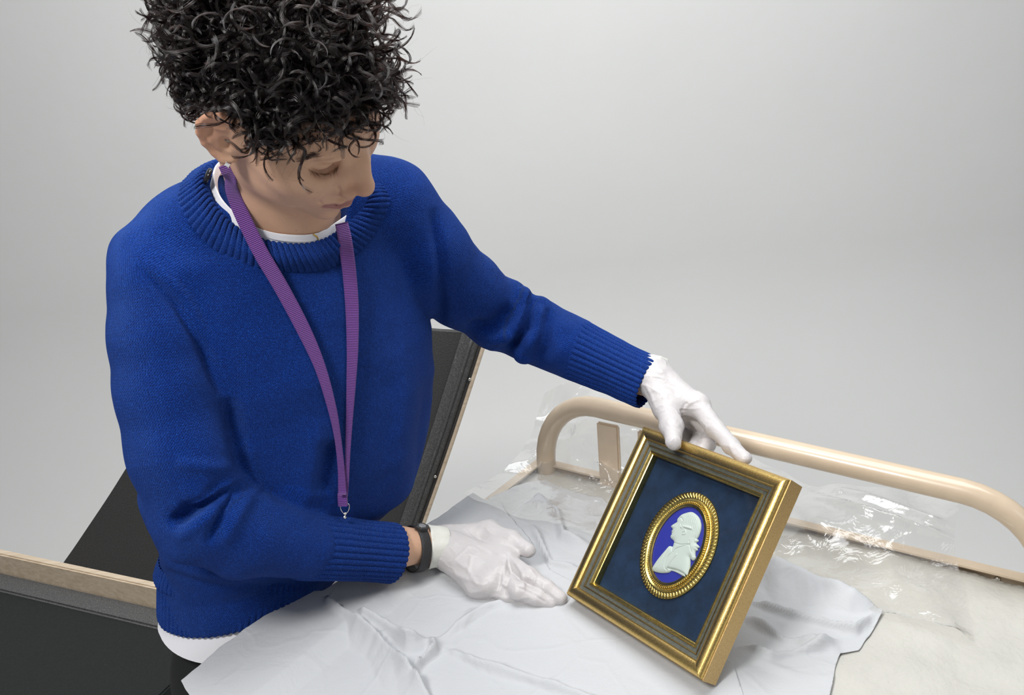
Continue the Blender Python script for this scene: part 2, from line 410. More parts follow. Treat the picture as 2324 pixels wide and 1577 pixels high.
# ------------------------------------------------------------------ trolley with its tray
ZT = CAMZ-.75
def trolley():
    c0 = PZ(1224, 1037, ZT+.018); cl = PZ(1099, 1124, ZT+.018); cr = PZ(2324, 1301, ZT+.018)
    er = nrm(cr-c0); er[2] = 0; er = nrm(er); el = np.array([er[1], -er[0], 0.])       # right along the far rail, towards the camera along the left rail
    if el@(cl-c0) < 0: el = -el
    el = nrm(.75*el+.25*nrm((cl-c0)*np.array([1, 1, 0]))); W_, D_ = 1.02, .72
    z = np.array([0, 0, 1.])
    base = c0*np.array([1, 1, 0]); ctr = base+er*W_/2+el*D_/2
    e = empty('trolley', ctr, 'cream enamelled metal trolley with lipped tray and tubular rail under the tissue paper', 'trolley')
    zt = ZT
    # tray floor as a sheared slab
    A = base+z*(zt-.012); V = [A, A+er*W_, A+er*W_+el*D_, A+el*D_]; V = [v-z*.006 for v in V]+[v+z*.006 for v in V]
    mk('tray_floor', V, [(0, 3, 2, 1), (4, 5, 6, 7), (0, 1, 5, 4), (1, 2, 6, 5), (2, 3, 7, 6), (3, 0, 4, 7)], M_cream, e, smooth=False)
    for nm, a, d, L, inn in (('far', base, er, W_, el), ('left', base, el, D_, er), ('right', base+er*W_, el, D_, -er), ('near', base+el*D_, er, W_, -el)):
        a = a+z*(zt-.006)
        prof = [(0, -.03), (0, .024), (.016, .024), (.016, .021), (.003, .021), (.003, -.03)]
        V = []; 
        for t_ in (0, L):
            m = t_
            for (x, y) in prof:
                mt = x if t_ == 0 else L-x
                V.append(a+d*mt+inn*x+z*y)
        F = gridfaces(2, 6, cv=True)+[tuple(range(6)), tuple(range(11, 5, -1))]
        o = mk('tray_lip', V, F, M_cream, e, smooth=False)
        k = 5 if L > 1 else 4
        for i in range(k):
            q = a+d*L*(i+.5)/k+inn*.0035+z*.008
            V, F = tube([q, q+inn*.0028], [.0045, .0035], 12); mk('screw', V, F, M_steel, o)
    # tubular rail standing on the far lip: points taken along its run
    zr = zt+.02
    def up(t_, h): return base+er*t_+el*.012+z*(zr+h*(1.17-.30*t_))
    t0, t1, H, rad = .022, .768, .108, .106
    pts = [up(t0, -.05), up(t0, 0)]
    for a in np.linspace(0, math.pi/2, 10): pts.append(up(t0+rad-rad*math.cos(a), H-rad+rad*math.sin(a)))
    for a in np.linspace(0, math.pi/2, 10): pts.append(up(t1-rad+rad*math.sin(a), H-rad+rad*math.cos(a)))
    pts += [up(t1, 0), up(t1, -.05)]
    V, F = tube(pts, .0165, 24); mk('rail_tube', V, F, M_cream, e)
    # upright bracket plate at the left end of the rail
    bevel_box('rail_bracket', up(t0+.125, .02), er*.02, el*.004, z*.075, M_cream, e, .003)
    bevel_box('rail_bracket', up(t0+.19, .02), er*.012, el*.004, z*.075, M_cream, e, .003)
    # legs, lower shelf and castors
    for (a, b) in ((.03, .03), (W_-.03, .03), (.03, D_-.03), (W_-.03, D_-.03)):
        q = base+er*a+el*b
        V, F = tube([q+z*.10, q+z*(zt-.02)], .014, 14); leg = mk('leg', V, F, M_cream, e)
        V, F = tube([q+z*.045-er*.012, q+z*.045+er*.012], .044, 24); w_ = mk('castor', V, F, M_rubber, leg)
        V, F = join_vf([boxv(q+z*.07+er*.016, er*.002, el*.012, z*.035), boxv(q+z*.07-er*.016, er*.002, el*.012, z*.035), boxv(q+z*.102, er*.018, el*.014, z*.003)])
        mk('castor_fork', V, F, M_steel, leg, smooth=False)
    bevel_box('lower_shelf', ctr+z*.30, er*(W_/2-.02), el*(D_/2-.02), z*.008, M_cream, e)
    return base, er, el, W_, D_
T_base, T_er, T_el, T_W, T_D = trolley()
def inpoly(p, poly):
    x, y = p[:, 0], p[:, 1]; ins = np.zeros(len(p), bool); n = len(poly)
    for i in range(n):
        x1, y1 = poly[i]; x2, y2 = poly[(i+1) % n]
        c = ((y1 > y) != (y2 > y)) & (x < (x2-x1)*(y-y1)/(y2-y1+1e-15)+x1); ins ^= c
    return ins
def sheet(name, outline_px, z0, hfun, mat, label, cat, res=.004, thick=.0004, jag=.0015, zmin=.0085, edge=None, kind=None):
    """a sheet lying about height z0; outline given as the points it reaches on the tray, hfun(x,y,px) = relief"""
    poly = np.array([PZ(u, v, z0)[:2] for u, v in outline_px])
    if mat is M_paper:
        for i_ in range(len(poly)):
            r_ = poly[i_]-T_base[:2]
            if min(r_@T_er[:2], r_@T_el[:2]) < .03: poly[i_] = PZ(*outline_px[i_], z0+zmin+.0130)[:2]
    lo = poly.min(0)-res; hi = poly.max(0)+res
    nx, ny = [int(q) for q in np.ceil((hi-lo)/res)+1]
    gx, gy = np.meshgrid(lo[0]+res*np.arange(nx), lo[1]+res*np.arange(ny), indexing='ij')
    p = np.stack([gx.ravel(), gy.ravel()], 1)
    ins = inpoly(p, poly)
    d, _, _ = segdist(p, np.vstack([poly, poly[:1]]))
    # pull border points onto the outline
    near = (~ins) & (d < res*1.5)
    q = p.copy(); 
    pl = np.vstack([poly, poly[:1]]); bp = p.copy(); bd = np.full(len(p), 1e9)
    for i in range(len(poly)):
        ab = pl[i+1]-pl[i]; t = np.clip((p-pl[i])@ab/(ab@ab+1e-15), 0, 1); c = pl[i]+t[:, None]*ab; dd = np.linalg.norm(p-c, axis=1); m = dd < bd; bp[m] = c[m]; bd[m] = dd[m]
    q[near] = bp[near]
    ok = ins | near
    ids = np.full(nx*ny, -1); ids[ok] = np.arange(ok.sum())
    I, J = np.meshgrid(np.arange(nx-1), np.arange(ny-1), indexing='ij'); a = (I*ny+J).ravel()
    Q = np.stack([a, a+ny, a+ny+1, a+1], 1)
    cen_in = ins[Q].sum(1) >= 1; keep = ok[Q].all(1) & cen_in; Q = ids[Q[keep]]
    q = q[ok]; q = q+jag*np.stack([vnoise(np.c_[q*60, q[:, :1]*0], 3), vnoise(np.c_[q*60, q[:, :1]*0+9], 4)], 1)*(d[ok] < res*2)[:, None]
    px, _ = proj(np.c_[q, np.full(len(q), z0)])
    z = hfun(q, px)
    if mat is M_paper:   # paper rides over the tray lip
        sl = (q-T_base[:2])@T_er[:2]; sf = (q-T_base[:2])@T_el[:2]; e_ = np.minimum(sl, sf)
        z = np.maximum(np.maximum(z, zmin), zmin+.0130+.004*vnoise(np.c_[q*20, q[:, :1]*0], 2)*0-np.clip(e_-.024, 0, 1)*.45)
    df, sf_, _ = segdist(q, [PZ(1290, 1352, z0)[:2], PZ(1625, 1552, z0)[:2]])   # pressed flat where the frame stands
    if mat is M_paper: z0f = .0118+(zmin-.0122)+.0125*sf_; z = z0f+(z-z0f)*smooth(.012, .07, df)
    z = z0+z
    V = np.c_[q, z]
    o = mk(name, V, Q, mat)
    so = o.modifiers.new('thickness', 'SOLIDIFY'); so.thickness = thick; so.offset = 1
    if label: tag(o, label, cat, 'tissue paper sheets on the trolley' if cat == 'tissue paper' else None, kind=kind)
    return o
def creases(px, specs):
    z = 0
    for pl, wd, am in specs:
        d, s, sg = segdist(px, pl); tp = np.clip(np.minimum(s+.06, 1.06-s)*4, 0, 1)
        z = z+1.6*am*np.exp(-(d/(wd*.75))**1.4)*tp
    return z
def steps(px, specs):
    """folds: paper rises on one side of a line and falls away from it"""
    z = 0
    for pl, wd, am in specs:
        d, s, sg = segdist(px, pl); tp = np.clip(np.minimum(s+.02, 1.02-s)*5, 0, 1)
        z = z+am*np.where(sg > 0, np.exp(-d/wd), np.exp(-d/(wd*.22)))*tp
    return z
def facets(q, sc, s, n=5):
    z = 0; r = np.random.default_rng(s)
    for k in range(n):
        a = r.uniform(0, math.pi); L = r.uniform(.5, 1.6)/sc; wv = q@np.array([math.cos(a), math.sin(a)])+.25/sc*vnoise(np.c_[q*sc*.6, q[:, :1]*0+k], s+k)
        t = np.abs((wv/L+r.uniform()) % 2-1); z = z+(t-.5)*np.clip(vnoise(np.c_[q*sc*.5, q[:, :1]*0+7+k], s+20+k)+.25, 0, 1)
    return z
#@@PAPERS
def papers():
    # calico lining over the tray floor
    c = [T_base+T_er*.005+T_el*.006, T_base+T_er*(T_W-.006)+T_el*.006, T_base+T_er*(T_W-.006)+T_el*(T_D-.006), T_base+T_er*.02+T_el*(T_D-.006)]
    out = [tuple(proj(np.array([p[0], p[1], ZT]))[0]) for p in c]
    def h(q, px): return np.clip(.001+.0055*np.abs(fbm(np.c_[q*[5, 9], q[:, :1]*0], 3, 5))+.0007*fbm(np.c_[q*30, q[:, :1]*0], 2, 8), .0005, .0072)
    sheet('lining_cloth', out, ZT, h, M_cloth, 'cream calico cloth lining the trolley tray, creased, right of the gold picture frame', 'cloth', .006, .001, 0)
    # rear tissue sheet
    out = [(1090, 1140), (1150, 1112), (1240, 1100), (1292, 1097), (1340, 1110), (1368, 1140), (1420, 1200), (1600, 1260), (1620, 1420), (1400, 1450), (1240, 1400), (1080, 1300), (1040, 1210)]
    def h(q, px):
        z = .005+creases(px, [([(1150, 1190), (1225, 1150), (1265, 1180), (1280, 1235), (1340, 1260)], 14, .012), ([(1110, 1150), (1200, 1145), (1290, 1155)], 10, .006), ([(1210, 1210), (1250, 1290), (1330, 1310)], 12, .010)])
        return z+.004*fbm(np.c_[q*9, q[:, :1]*0], 3, 2)+.008*facets(q, 9, 41, 6)+.003*facets(q, 28, 43, 5)
    sheet('tissue_sheet', out, ZT, h, M_paper, 'white tissue paper sheet lying behind the glove, nearest the far tray rim', 'tissue paper', .003)
    # crumpled tissue on the right
    out = [(1560, 1190), (1700, 1240), (1745, 1300), (1800, 1322), (1900, 1362), (2003, 1398), (1985, 1432), (1948, 1492), (1905, 1500), (1893, 1535), (1880, 1600), (1860, 1650), (1500, 1650), (1450, 1450), (1450, 1300)]
    def h(q, px):
        z = .006+.009*smooth(1640, 1740, px[:, 0]+.35*(px[:, 1]-1400))*facets(q, 16, 5, 7)+.004*facets(q, 45, 9, 5)
        z = z+creases(px, [([(1705, 1295), (1800, 1330), (1990, 1400)], 40, .016), ([(1680, 1375), (1800, 1415), (1940, 1450), (1990, 1405)], 9, .010), ([(1700, 1420), (1780, 1470), (1880, 1480)], 12, .008), ([(1670, 1490), (1750, 1510), (1850, 1490), (1900, 1470)], 10, .009)])
        return np.maximum(z, .004)
    sheet('tissue_sheet', out, ZT, h, M_paper, 'crumpled white tissue paper sheet poking out right of the gold picture frame', 'tissue paper', .0028, zmin=.0102)
    # the large front tissue sheet
    out = [(410, 1545), (440, 1600), (500, 1680), (900, 1700), (1500, 1690), (1700, 1640), (1660, 1540), (1500, 1400), (1330, 1350), (1250, 1310), (1203, 1238), (1142, 1167), (1101, 1134), (1071, 1119), (1000, 1170), (955, 1200), (900, 1260), (860, 1318), (778, 1313), (732, 1340), (690, 1345), (600, 1398), (560, 1425), (500, 1470)]
    def h(q, px):
        x, y = px[:, 0], px[:, 1]
        z = .006+.0035*fbm(np.c_[q*7, q[:, :1]*0], 3, 12)
        z = z+steps(px, [([(700, 1350), (780, 1420), (860, 1480), (950, 1570), (1000, 1640)], 48, .034), ([(560, 1380), (640, 1440), (700, 1450), (770, 1520)], 46, -.020)])
        z = z+creases(px, [([(770, 1330), (840, 1400), (900, 1425)], 16, .006), ([(800, 1410), (860, 1445), (930, 1480), (985, 1480)], 22, .020), ([(985, 1478), (990, 1500), (940, 1545)], 12, .014), ([(985, 1480), (1100, 1400), (1280, 1340)], 14, .007), ([(990, 1482), (1100, 1530), (1250, 1577), (1400, 1620)], 18, .009),
                           ([(520, 1475), (600, 1490), (700, 1510)], 14, .006), ([(545, 1420), (600, 1425), (680, 1455)], 10, .005), ([(540, 1470), (570, 1540), (590, 1640)], 10, .006), ([(1071, 1119), (1030, 1180), (1000, 1230)], 12, .006), ([(1010, 1165), (1080, 1190), (1190, 1260)], 20, .006)])
        n = np.exp(-((x-935)**2+(y-1500)**2)/70**2); z = z+n*.010*facets(q, 55, 4, 6)
        z = z+.013*facets(q, 6, 33, 7)+.0042*facets(q, 20, 53, 6)+.0012*facets(q, 60, 73, 5)
        # rests under the forearm and hand; the free left corner droops
        z = z-.012*np.exp(-(((x-1130)/190)**2+((y-1290)/90)**2))
        return np.maximum(z, .001)
    sheet('tissue_sheet', out, ZT, h, M_paper, 'largest white tissue paper sheet across the front of the tray, under the hand and frame', 'tissue paper', .0023, zmin=.0122)
papers()
#@@BENCH
def bench():
    zb = .60
    # far edge strip of wood, black foam-lined top
    a = PZ(-60, 1238, zb); b = PZ(520, 1362, zb); er = nrm((b-a)*np.array([1, 1, 0])); el = np.array([er[1], -er[0], 0.]); L = np.linalg.norm(b-a)
    z = np.array([0, 0, 1.]); lz = zb-.055
    ctr = a+er*L/2+el*.22; ctr[2] = 0
    e = empty('bench', ctr, 'low black foam-topped bench with a pale wooden edge rail, behind the person at lower left', 'bench')
    bevel_box('wooden_rail', a+er*L/2-z*.0275, er*L/2, el*.009, z*.0275, M_wood, e, .003)
    bevel_box('foam_strip', a+er*L/2+el*.034-z*.058, er*L/2, el*.025, z*.010, M_foam3, e, .004)
    bevel_box('foam_top', a+er*L/2+el*.24-z*.066, er*L/2, el*.19, z*.012, M_foam, e, .003)
    bevel_box('base_board', a+er*L/2+el*.215-z*.085, er*L/2, el*.22, z*.008, M_wood, e, .002)
    for s in (-1, 1):
        for t in (.03, .40): bevel_box('leg', a+er*L/2+er*s*(L/2-.05)+el*t-z*((zb+.0)/2+.04), er*.02, el*.02, z*((zb-.08)/2-.0005), M_wood, e, .002)
    # black curved board standing behind
    def BP(u, v): r = ray(u, v); return CAM+r*(1.80/r[1])
    outl = [(1104, 757), (1000, 752), (760, 735), (560, 760), (430, 850), (350, 960), (300, 1040), (250, 1120), (200, 1195), (150, 1268), (60, 1390), (-30, 1500)]
    rt = [(900, 1355), (962, 1180), (1030, 985), (1104, 757)]
    lft = catmull([BP(u, v) for u, v in outl[1:]], 4); right = catmull([BP(u, v) for u, v in rt], 12)
    botl = BP(-30, 1500); zf = 0
    # continue both sides down to the floor
    pl = lft[-1]; dl = nrm(lft[-1]-lft[-5]); 
    g0 = P(-60, 1745, 1.95); g0 = PZ(-60, 1640, .001); g1 = PZ(800, 1725, .001)
    g0 = pl+np.array([-.02, 0, -pl[2]+.001]); g1 = right[0]+np.array([-.05, 0, -right[0][2]+.001])
    loop = [*lft, g0, g1, *right[:-1], BP(1104, 757)]
    loop = np.array(loop); loop = loop[np.r_[True, np.linalg.norm(np.diff(loop, axis=0), axis=1) > 1e-4]]
    nn = nrm(np.cross(BP(1104, 757)-g1, g0-g1)); 
    if nn@FW < 0: nn = -nn
    cc = loop.mean(0)*np.array([1, 1, 0])
    e2 = empty('display_board', cc, 'tall dark grey foam-faced board with a curved left side standing behind the person', 'board')
    n = len(loop); V = list(loop)+[p+nn*.016 for p in loop]
    F = [tuple(range(n-1, -1, -1)), tuple(range(n, 2*n))]+[(i, (i+1) % n, n+(i+1) % n, n+i) for i in range(n)]
    o = mk('board_panel', V, F, M_foam2, e2, smooth=False)
    # right-hand trim: raised grey strip, rounded bead, wooden edge
    R = catmull([g1]+list(right[::6]), 3); T = nrm(np.gradient(R, axis=0)); S = nrm(np.cross(T, nn)); 
    if S[0]@RT > 0: S = -S           # S points to the left, into the board
    def strip(nm, off, wd, th, mat, par, back=0.):
        V = []
        for p, s in zip(R, S):
            for (x, y) in ((off, back), (off, -th), (off+wd*.15, -th-.001), (off+wd*.85, -th-.001), (off+wd, -th), (off+wd, back)): V.append(p+s*x+nn*y)
        return mk(nm, V, gridfaces(len(R), 6, cv=True)+[(0, 1, 2, 3, 4, 5)], mat, par)
    st = strip('edge_strip', .010, .040, .003, M_foam3, e2, .001)
    V, F = tube(R+S*.026-nn*.005, .0035, 10); mk('edge_bead', V, F, M_foam3, e2)
    strip('wooden_edge', -.006, .008, .006, M_wood, e2, .018)
    for (u, v) in ((1066, 858), (988, 1078)):
        q = BP(u, v)-nn*.005; V, F = tube([q, q-nn*.0035], [.0042, .003], 12); mk('screw', V, F, M_steel, st)
bench()
#@@FRAME
# ------------------------------------------------------------------ gold picture frame
def build_frame():
    px = [(1457, 966), (1786, 1086), (1590, 1542), (1284, 1347)]
    A = []
    for (x, y), (u, v) in zip([(0, 0), (1, 0), (1, 1), (0, 1)], px):
        U_, V_ = (u-1162)/FPX, (v-788.5)/FPX
        A.append([x, y, 1, 0, 0, 0, -U_*x, -U_*y, -U_]); A.append([0, 0, 0, x, y, 1, -V_*x, -V_*y, -V_])
    H = np.linalg.svd(np.array(A))[2][-1].reshape(3, 3)
    if H[2, 2] < 0: H = -H
    h1, h2, t = H.T; s = .2347/np.linalg.norm(h1); tw = lambda c: c[0]*RT-c[1]*UP+c[2]*FW
    O = CAM+tw(t*s); W_, H_ = np.linalg.norm(h1*s), np.linalg.norm(h2*s)
    ea = nrm(tw(h1)); eb = tw(h2); eb = nrm(eb-ea*(eb@ea)); ec = np.cross(ea, eb)
    if ec@FW > 0: ec = -ec      # towards the viewer
    D = .0330
    f = lambda a, b, c: O+ea*a+eb*b+ec*c
    low = f(W_, H_, -D)
    e = empty('picture_frame', f(W_/2, H_, -D/2), 'deep gold frame with blue velvet and oval portrait medallion, held by both gloves', 'picture frame')
    corners = [(0, 0), (W_, 0), (W_, H_), (0, H_)]
    def sweep(nm, prof, mat, par, i, closed=False, sm=True):
        """one mitred length of moulding; prof = (distance inward, height)"""
        (x0, y0), (x1, y1) = corners[i], corners[(i+1) % 4]
        sx0, sy0 = (1 if x0 == 0 else -1), (1 if y0 == 0 else -1); sx1, sy1 = (1 if x1 == 0 else -1), (1 if y1 == 0 else -1)
        V = [f(x0+sx0*a, y0+sy0*a, c) for a, c in prof]+[f(x1+sx1*a, y1+sy1*a, c) for a, c in prof]
        n = len(prof); F = gridfaces(2, n, cv=closed)
        if closed: F += [tuple(range(n)), tuple(range(2*n-1, n-1, -1))]
        o = mk(nm, V, F, mat, par, smooth=False); return o
    arc = [(.0075-.0075*math.cos(a)*1.0+.0002, -.0045+.0045*math.sin(a)) for a in np.linspace(0, math.pi*.80, 12)]
    for i in range(4):
        outer = [(.013, -D), (0, -D), (0, -.0055)]+arc+[(.0150, -.0050), (.0150, -.012), (.013, -.012)]
        o = sweep('frame_rail', outer, M_gold if i != 1 else M_gold, e, i, True)
        auto_smooth(o, 40)
        # outer side board (satin gold) seen on the right of the box
        sweep('side_board', [(0.002, -D+.0005), (-.0012, -D+.0008), (-.0012, -.0070), (.002, -.0065)], M_goldside, o, i, True)
        b = sweep('painted_band', [(.0148, -.012), (.0150, -.0048), (.0190, -.0060), (.0195, -.0072), (.0200, -.0066), (.0210, -.0066), (.0214, -.0076), (.0255, -.0086), (.0255, -.014)], M_band, o, i, True); auto_smooth(b, 30)
        sweep('gilt_line', [(.0192, -.0068), (.0196, -.0058), (.0209, -.0060), (.0212, -.0072)], M_gold, o, i, True)
        g = sweep('gilt_slip', [(.0250, -.015), (.0252, -.0078), (.0262, -.0068), (.0275, -.0072), (.0286, -.0092), (.0290, -.0100), (.0300, -.0105), (.0302, -.0215), (.0295, -.022)], M_gold2, o, i, True); auto_smooth(g, 40)
    m = .0292; cV = -.0205
    V = [f(m-.001, m-.001, cV), f(W_-m+.001, m-.001, cV), f(W_-m+.001, H_-m+.001, cV), f(m-.001, H_-m+.001, cV)]; V += [v-ec*.003 for v in V]
    mk('velvet_backing', V, [(0, 1, 2, 3), (7, 6, 5, 4), (0, 4, 5, 1), (1, 5, 6, 2), (2, 6, 7, 3), (3, 7, 4, 0)], M_velvet, e, smooth=False)
    V = [f(m, m, -.0118), f(W_-m, m, -.0118), f(W_-m, H_-m, -.0118), f(m, H_-m, -.0118)]
    V += [v-ec*.0015 for v in V]
    mk('glass_pane', V, [(0, 1, 2, 3), (7, 6, 5, 4), (0, 4, 5, 1), (1, 5, 6, 2), (2, 6, 7, 3), (3, 7, 4, 0)], M_glass, e, smooth=False)
    V = [f(.01, .01, -D+.001), f(W_-.01, .01, -D+.001), f(W_-.01, H_-.01, -D+.001), f(.01, H_-.01, -D+.001)]; V += [v+ec*.003 for v in V]
    mk('back_board', V, [(0, 3, 2, 1), (4, 5, 6, 7), (0, 1, 5, 4), (1, 2, 6, 5), (2, 3, 7, 6), (3, 0, 4, 7)], M_wood, e, smooth=False)
    # ---- oval medallion on the velvet
    def hit(u, v, c):   # local (a,b) where the sight line to a pixel meets the plane at height c
        r = ray(u, v); q = O+ec*c; tt = ((q-CAM)@ec)/(r@ec); p = CAM+r*tt-O; return p@ea, p@eb
    pc = cV+.004
    ext = np.array([hit(u, v, pc) for u, v in ((1434, 1272), (1642, 1205), (1582, 1116), (1508, 1366))])
    ca, cb = (ext[0][0]+ext[1][0])/2, (ext[2][1]+ext[3][1])/2; ra, rb = abs(ext[1][0]-ext[0][0])/2, abs(ext[3][1]-ext[2][1])/2
    ov = lambda th, t_, c: f(ca+(ra-t_)*math.cos(th), cb+(rb-t_)*math.sin(th), cV+c)
    k_ = ra/.054
    N = 160
    def ring(nm, prof, mat, par):
        V = [ov(2*math.pi*i/N, a*k_, c) for i in range(N) for a, c in prof]
        return mk(nm, V, gridfaces(N, len(prof), cu=True), mat, par)
    med = ring('oval_mount', [(.0000, 0), (.0002, .0020), (.0085, .0032), (.0088, .0042), (.0100, .0046), (.0112, .0036), (.0130, .0028), (.0145, .0024), (.0150, .0040), (.0156, .0046), (.0160, .0040), (.0190, .0038), (.0196, .0036), (.0200, .0010)], M_gold2, e); auto_smooth(med, 50)
    # twisted gadroons round the rim, all one mesh shared
    g = None; NG = 84
    # arclength spacing
    th = np.linspace(0, 2*math.pi, 2001); L = np.r_[0, np.cumsum(np.hypot((ra-.005)*np.diff(np.cos(th)), (rb-.005)*np.diff(np.sin(th))))]
    ths = np.interp(np.arange(NG)/NG*L[-1], L, th); step = L[-1]/NG
    gv = []; ns, nr = 7, 8
    for i in range(ns):
        s_ = i/(ns-1); x = (s_-.5)*.0094*k_; y = .0012*math.sin(s_*math.pi)-.0006; r_ = .0024*math.sin(math.pi*min(max(s_, .06), .94))**.42
        for j in range(nr): a = 2*math.pi*j/nr; gv.append((x, y+r_*.86*math.cos(a), .0018+r_*.85*math.sin(a)))
    gm = bpy.data.meshes.new('gadroon'); gm.from_pydata(gv, [], gridfaces(ns, nr, cv=True)+[tuple(range(nr)), tuple(range(ns*nr-1, ns*nr-nr-1, -1))]); gm.materials.append(M_gold2)
    gm.polygons.foreach_set('use_smooth', [True]*len(gm.polygons))
    po = parent_origin(med)
    for t_ in ths:
        q = bpy.data.objects.new('gadroon', gm); C.objects.link(q); q.parent = med
        cpt = ov(t_, .0050*k_, 0); rad = nrm(ea*math.cos(t_)/ra+eb*math.sin(t_)/rb); tan = np.cross(ec, rad)
        # slant the lobe, S-curved
        a_ = .55; xx = nrm(rad*math.cos(a_)+tan*math.sin(a_)); yy = np.cross(ec, xx)
        mm = Matrix.Identity(4)
        for i in range(3): mm[i][0] = xx[i]; mm[i][1] = yy[i]; mm[i][2] = ec[i]; mm[i][3] = cpt[i]-po[i]
        q.matrix_local = mm
    # bead border: joined (each under 6 px)
    B = []; NB = 110; L = np.r_[0, np.cumsum(np.hypot((ra-.0137)*np.diff(np.cos(th)), (rb-.0137)*np.diff(np.sin(th))))]
    for t_ in np.interp(np.arange(NB)/NB*L[-1], L, th):
        c = ov(t_, .0137*k_, .0034); V = []; 
        for i in range(4):
            la = i/3*math.pi/2*.98
            for j in range(7): lo = 2*math.pi*j/7; V.append(c+.00115*(math.cos(la)*(math.cos(lo)*ea+math.sin(lo)*eb)+math.sin(la)*ec))
        B.append((V, gridfaces(4, 7, cv=True)))
    V, F = join_vf(B); o = mk('bead_border', V, F, M_gold2, med); tag(o, kind='stuff')
    # blue plaque
    V = [f(ca, cb, cV+.0030)]; ia, ib = ra-.0192*k_, rb-.0192*k_
    for i in range(1, 9):
        for j in range(64): a = 2*math.pi*j/64; V.append(f(ca+ia*i/8*math.cos(a), cb+ib*i/8*math.sin(a), cV+.0030-.0012*(i/8)**2))
    F = [(0, 1+j, 1+(j+1) % 64) for j in range(64)]+[(1+(i-1)*64+j, 1+i*64+j, 1+i*64+(j+1) % 64, 1+(i-1)*64+(j+1) % 64) for i in range(1, 8) for j in range(64)]
    plq = mk('oval_plaque', V, F, M_plaque, e)
    # relief bust
    Z = [(800, 372), (860, 362), (910, 390), (945, 430), (965, 480), (970, 540), (957, 600), (938, 650), (918, 678), (932, 680), (938, 700), (912, 722), (940, 752), (950, 775), (925, 782), (932, 806), (905, 815), (902, 860), (907, 890), (885, 922), (858, 916), (842, 888), (845, 960), (838, 1020), (822, 1090), (800, 1118), (760, 1105), (700, 1070), (630, 1042), (600, 1060), (540, 1068), (470, 1062), (403, 1030), (440, 950), (500, 870), (560, 800), (603, 755), (640, 762), (655, 712), (650, 692), (622, 668), (615, 642), (628, 622), (626, 602), (634, 598), (625, 585), (642, 562), (620, 532), (640, 510), (672, 490), (690, 478), (690, 460), (702, 435), (742, 395)]
    zp = lambda q: (1400+q[0]/5.086, 1090+q[1]/5.086)
    pc2 = cV+.004
    poly = np.array([hit(*zp(q), pc2) for q in Z]); poly = poly
    # densify with catmull for soft edge except face profile
    poly = catmull(poly, 3, True)
    g0, g1 = poly.min(0)-.0006, poly.max(0)+.0006; rs = .00042
    nx, ny = [int(q) for q in np.ceil((g1-g0)/rs)+1]
    gx, gy = np.meshgrid(g0[0]+rs*np.arange(nx), g0[1]+rs*np.arange(ny), indexing='ij'); p = np.stack([gx.ravel(), gy.ravel()], 1)
    ins = inpoly(p, poly); pl = np.vstack([poly, poly[:1]]); bd = np.full(len(p), 1e9); bp = p.copy()
    for i in range(len(poly)):
        ab = pl[i+1]-pl[i]; t_ = np.clip((p-pl[i])@ab/(ab@ab+1e-18), 0, 1); c = pl[i]+t_[:, None]*ab; dd = np.linalg.norm(p-c, axis=1); m_ = dd < bd; bp[m_] = c[m_]; bd[m_] = dd[m_]
    near = (~ins) & (bd < rs*1.2); q = p.copy(); q[near] = bp[near]; dist = np.where(ins, bd, 0)
    hh = .0008+.0030*(1-np.exp(-dist/.0028))
    Lz = lambda pts: [hit(*zp(t2), pc2) for t2 in pts]
    def groove(pts, wd, am):
        d_, s_, _ = segdist(q, catmull(Lz(pts), 6)); return am*np.exp(-(d_/wd)**2)
    hh = hh+groove([(690, 470), (740, 430), (770, 470), (750, 520), (800, 560), (870, 580)], .0007, -.0009)      # hairline
    hh = hh+groove([(760, 540), (820, 545), (865, 560)], .0016, .0013)+groove([(775, 600), (800, 585), (805, 620), (770, 628)], .0007, .0009)
    for k in range(7): x = 780+k*24; hh = hh+groove([(x, 390+k*8), (x+30, 450+k*10), (x+15, 520), (x+20, 560+k*4)], .0004, -.00028)
    for k in range(4): x = 880+k*18; hh = hh+groove([(x, 590), (x-10, 640), (x-20, 670)], .0004, -.0005)
    hh = hh+groove([(655, 715), (740, 745), (850, 740)], .0006, -.0008)+groove([(640, 765), (655, 830), (700, 790), (845, 745)], .0006, -.0010)
    hh = hh+groove([(600, 770), (540, 900), (450, 1040)], .0005, -.0008)+groove([(650, 830), (590, 900), (560, 1000), (585, 1040)], .0006, -.001)+groove([(700, 860), (640, 930), (595, 1005)], .0009, .001)
    hh = hh+groove([(600, 1015), (700, 1040), (770, 1075), (800, 1100)], .0010, -.0016)+groove([(845, 700), (850, 760), (870, 830)], .0005, -.0008)+groove([(895, 690), (905, 740)], .0006, -.0008)
    hh = hh+groove([(660, 510), (672, 530)], .0006, -.0005)+groove([(632, 603), (650, 606)], .0004, -.0004)
    hh = np.where(near, 0, np.maximum(hh, .0005))
    ok = ins | near; ids = np.full(nx*ny, -1); ids[ok] = np.arange(ok.sum()); I, J = np.meshgrid(np.arange(nx-1), np.arange(ny-1), indexing='ij'); a = (I*ny+J).ravel(); Q = np.stack([a, a+ny, a+ny+1, a+1], 1)
    Q = Q[ok[Q].all(1) & (ins[Q].sum(1) >= 1)]; Q = ids[Q]
    V = np.array([f(x[0], x[1], cV+.0026+y) for x, y in zip(q[ok], hh[ok])])
    mk('relief_bust', V, Q[:, ::-1] if False else Q, M_bust, plq)
    return O, ea, eb, ec, W_, H_, D
FR = build_frame()
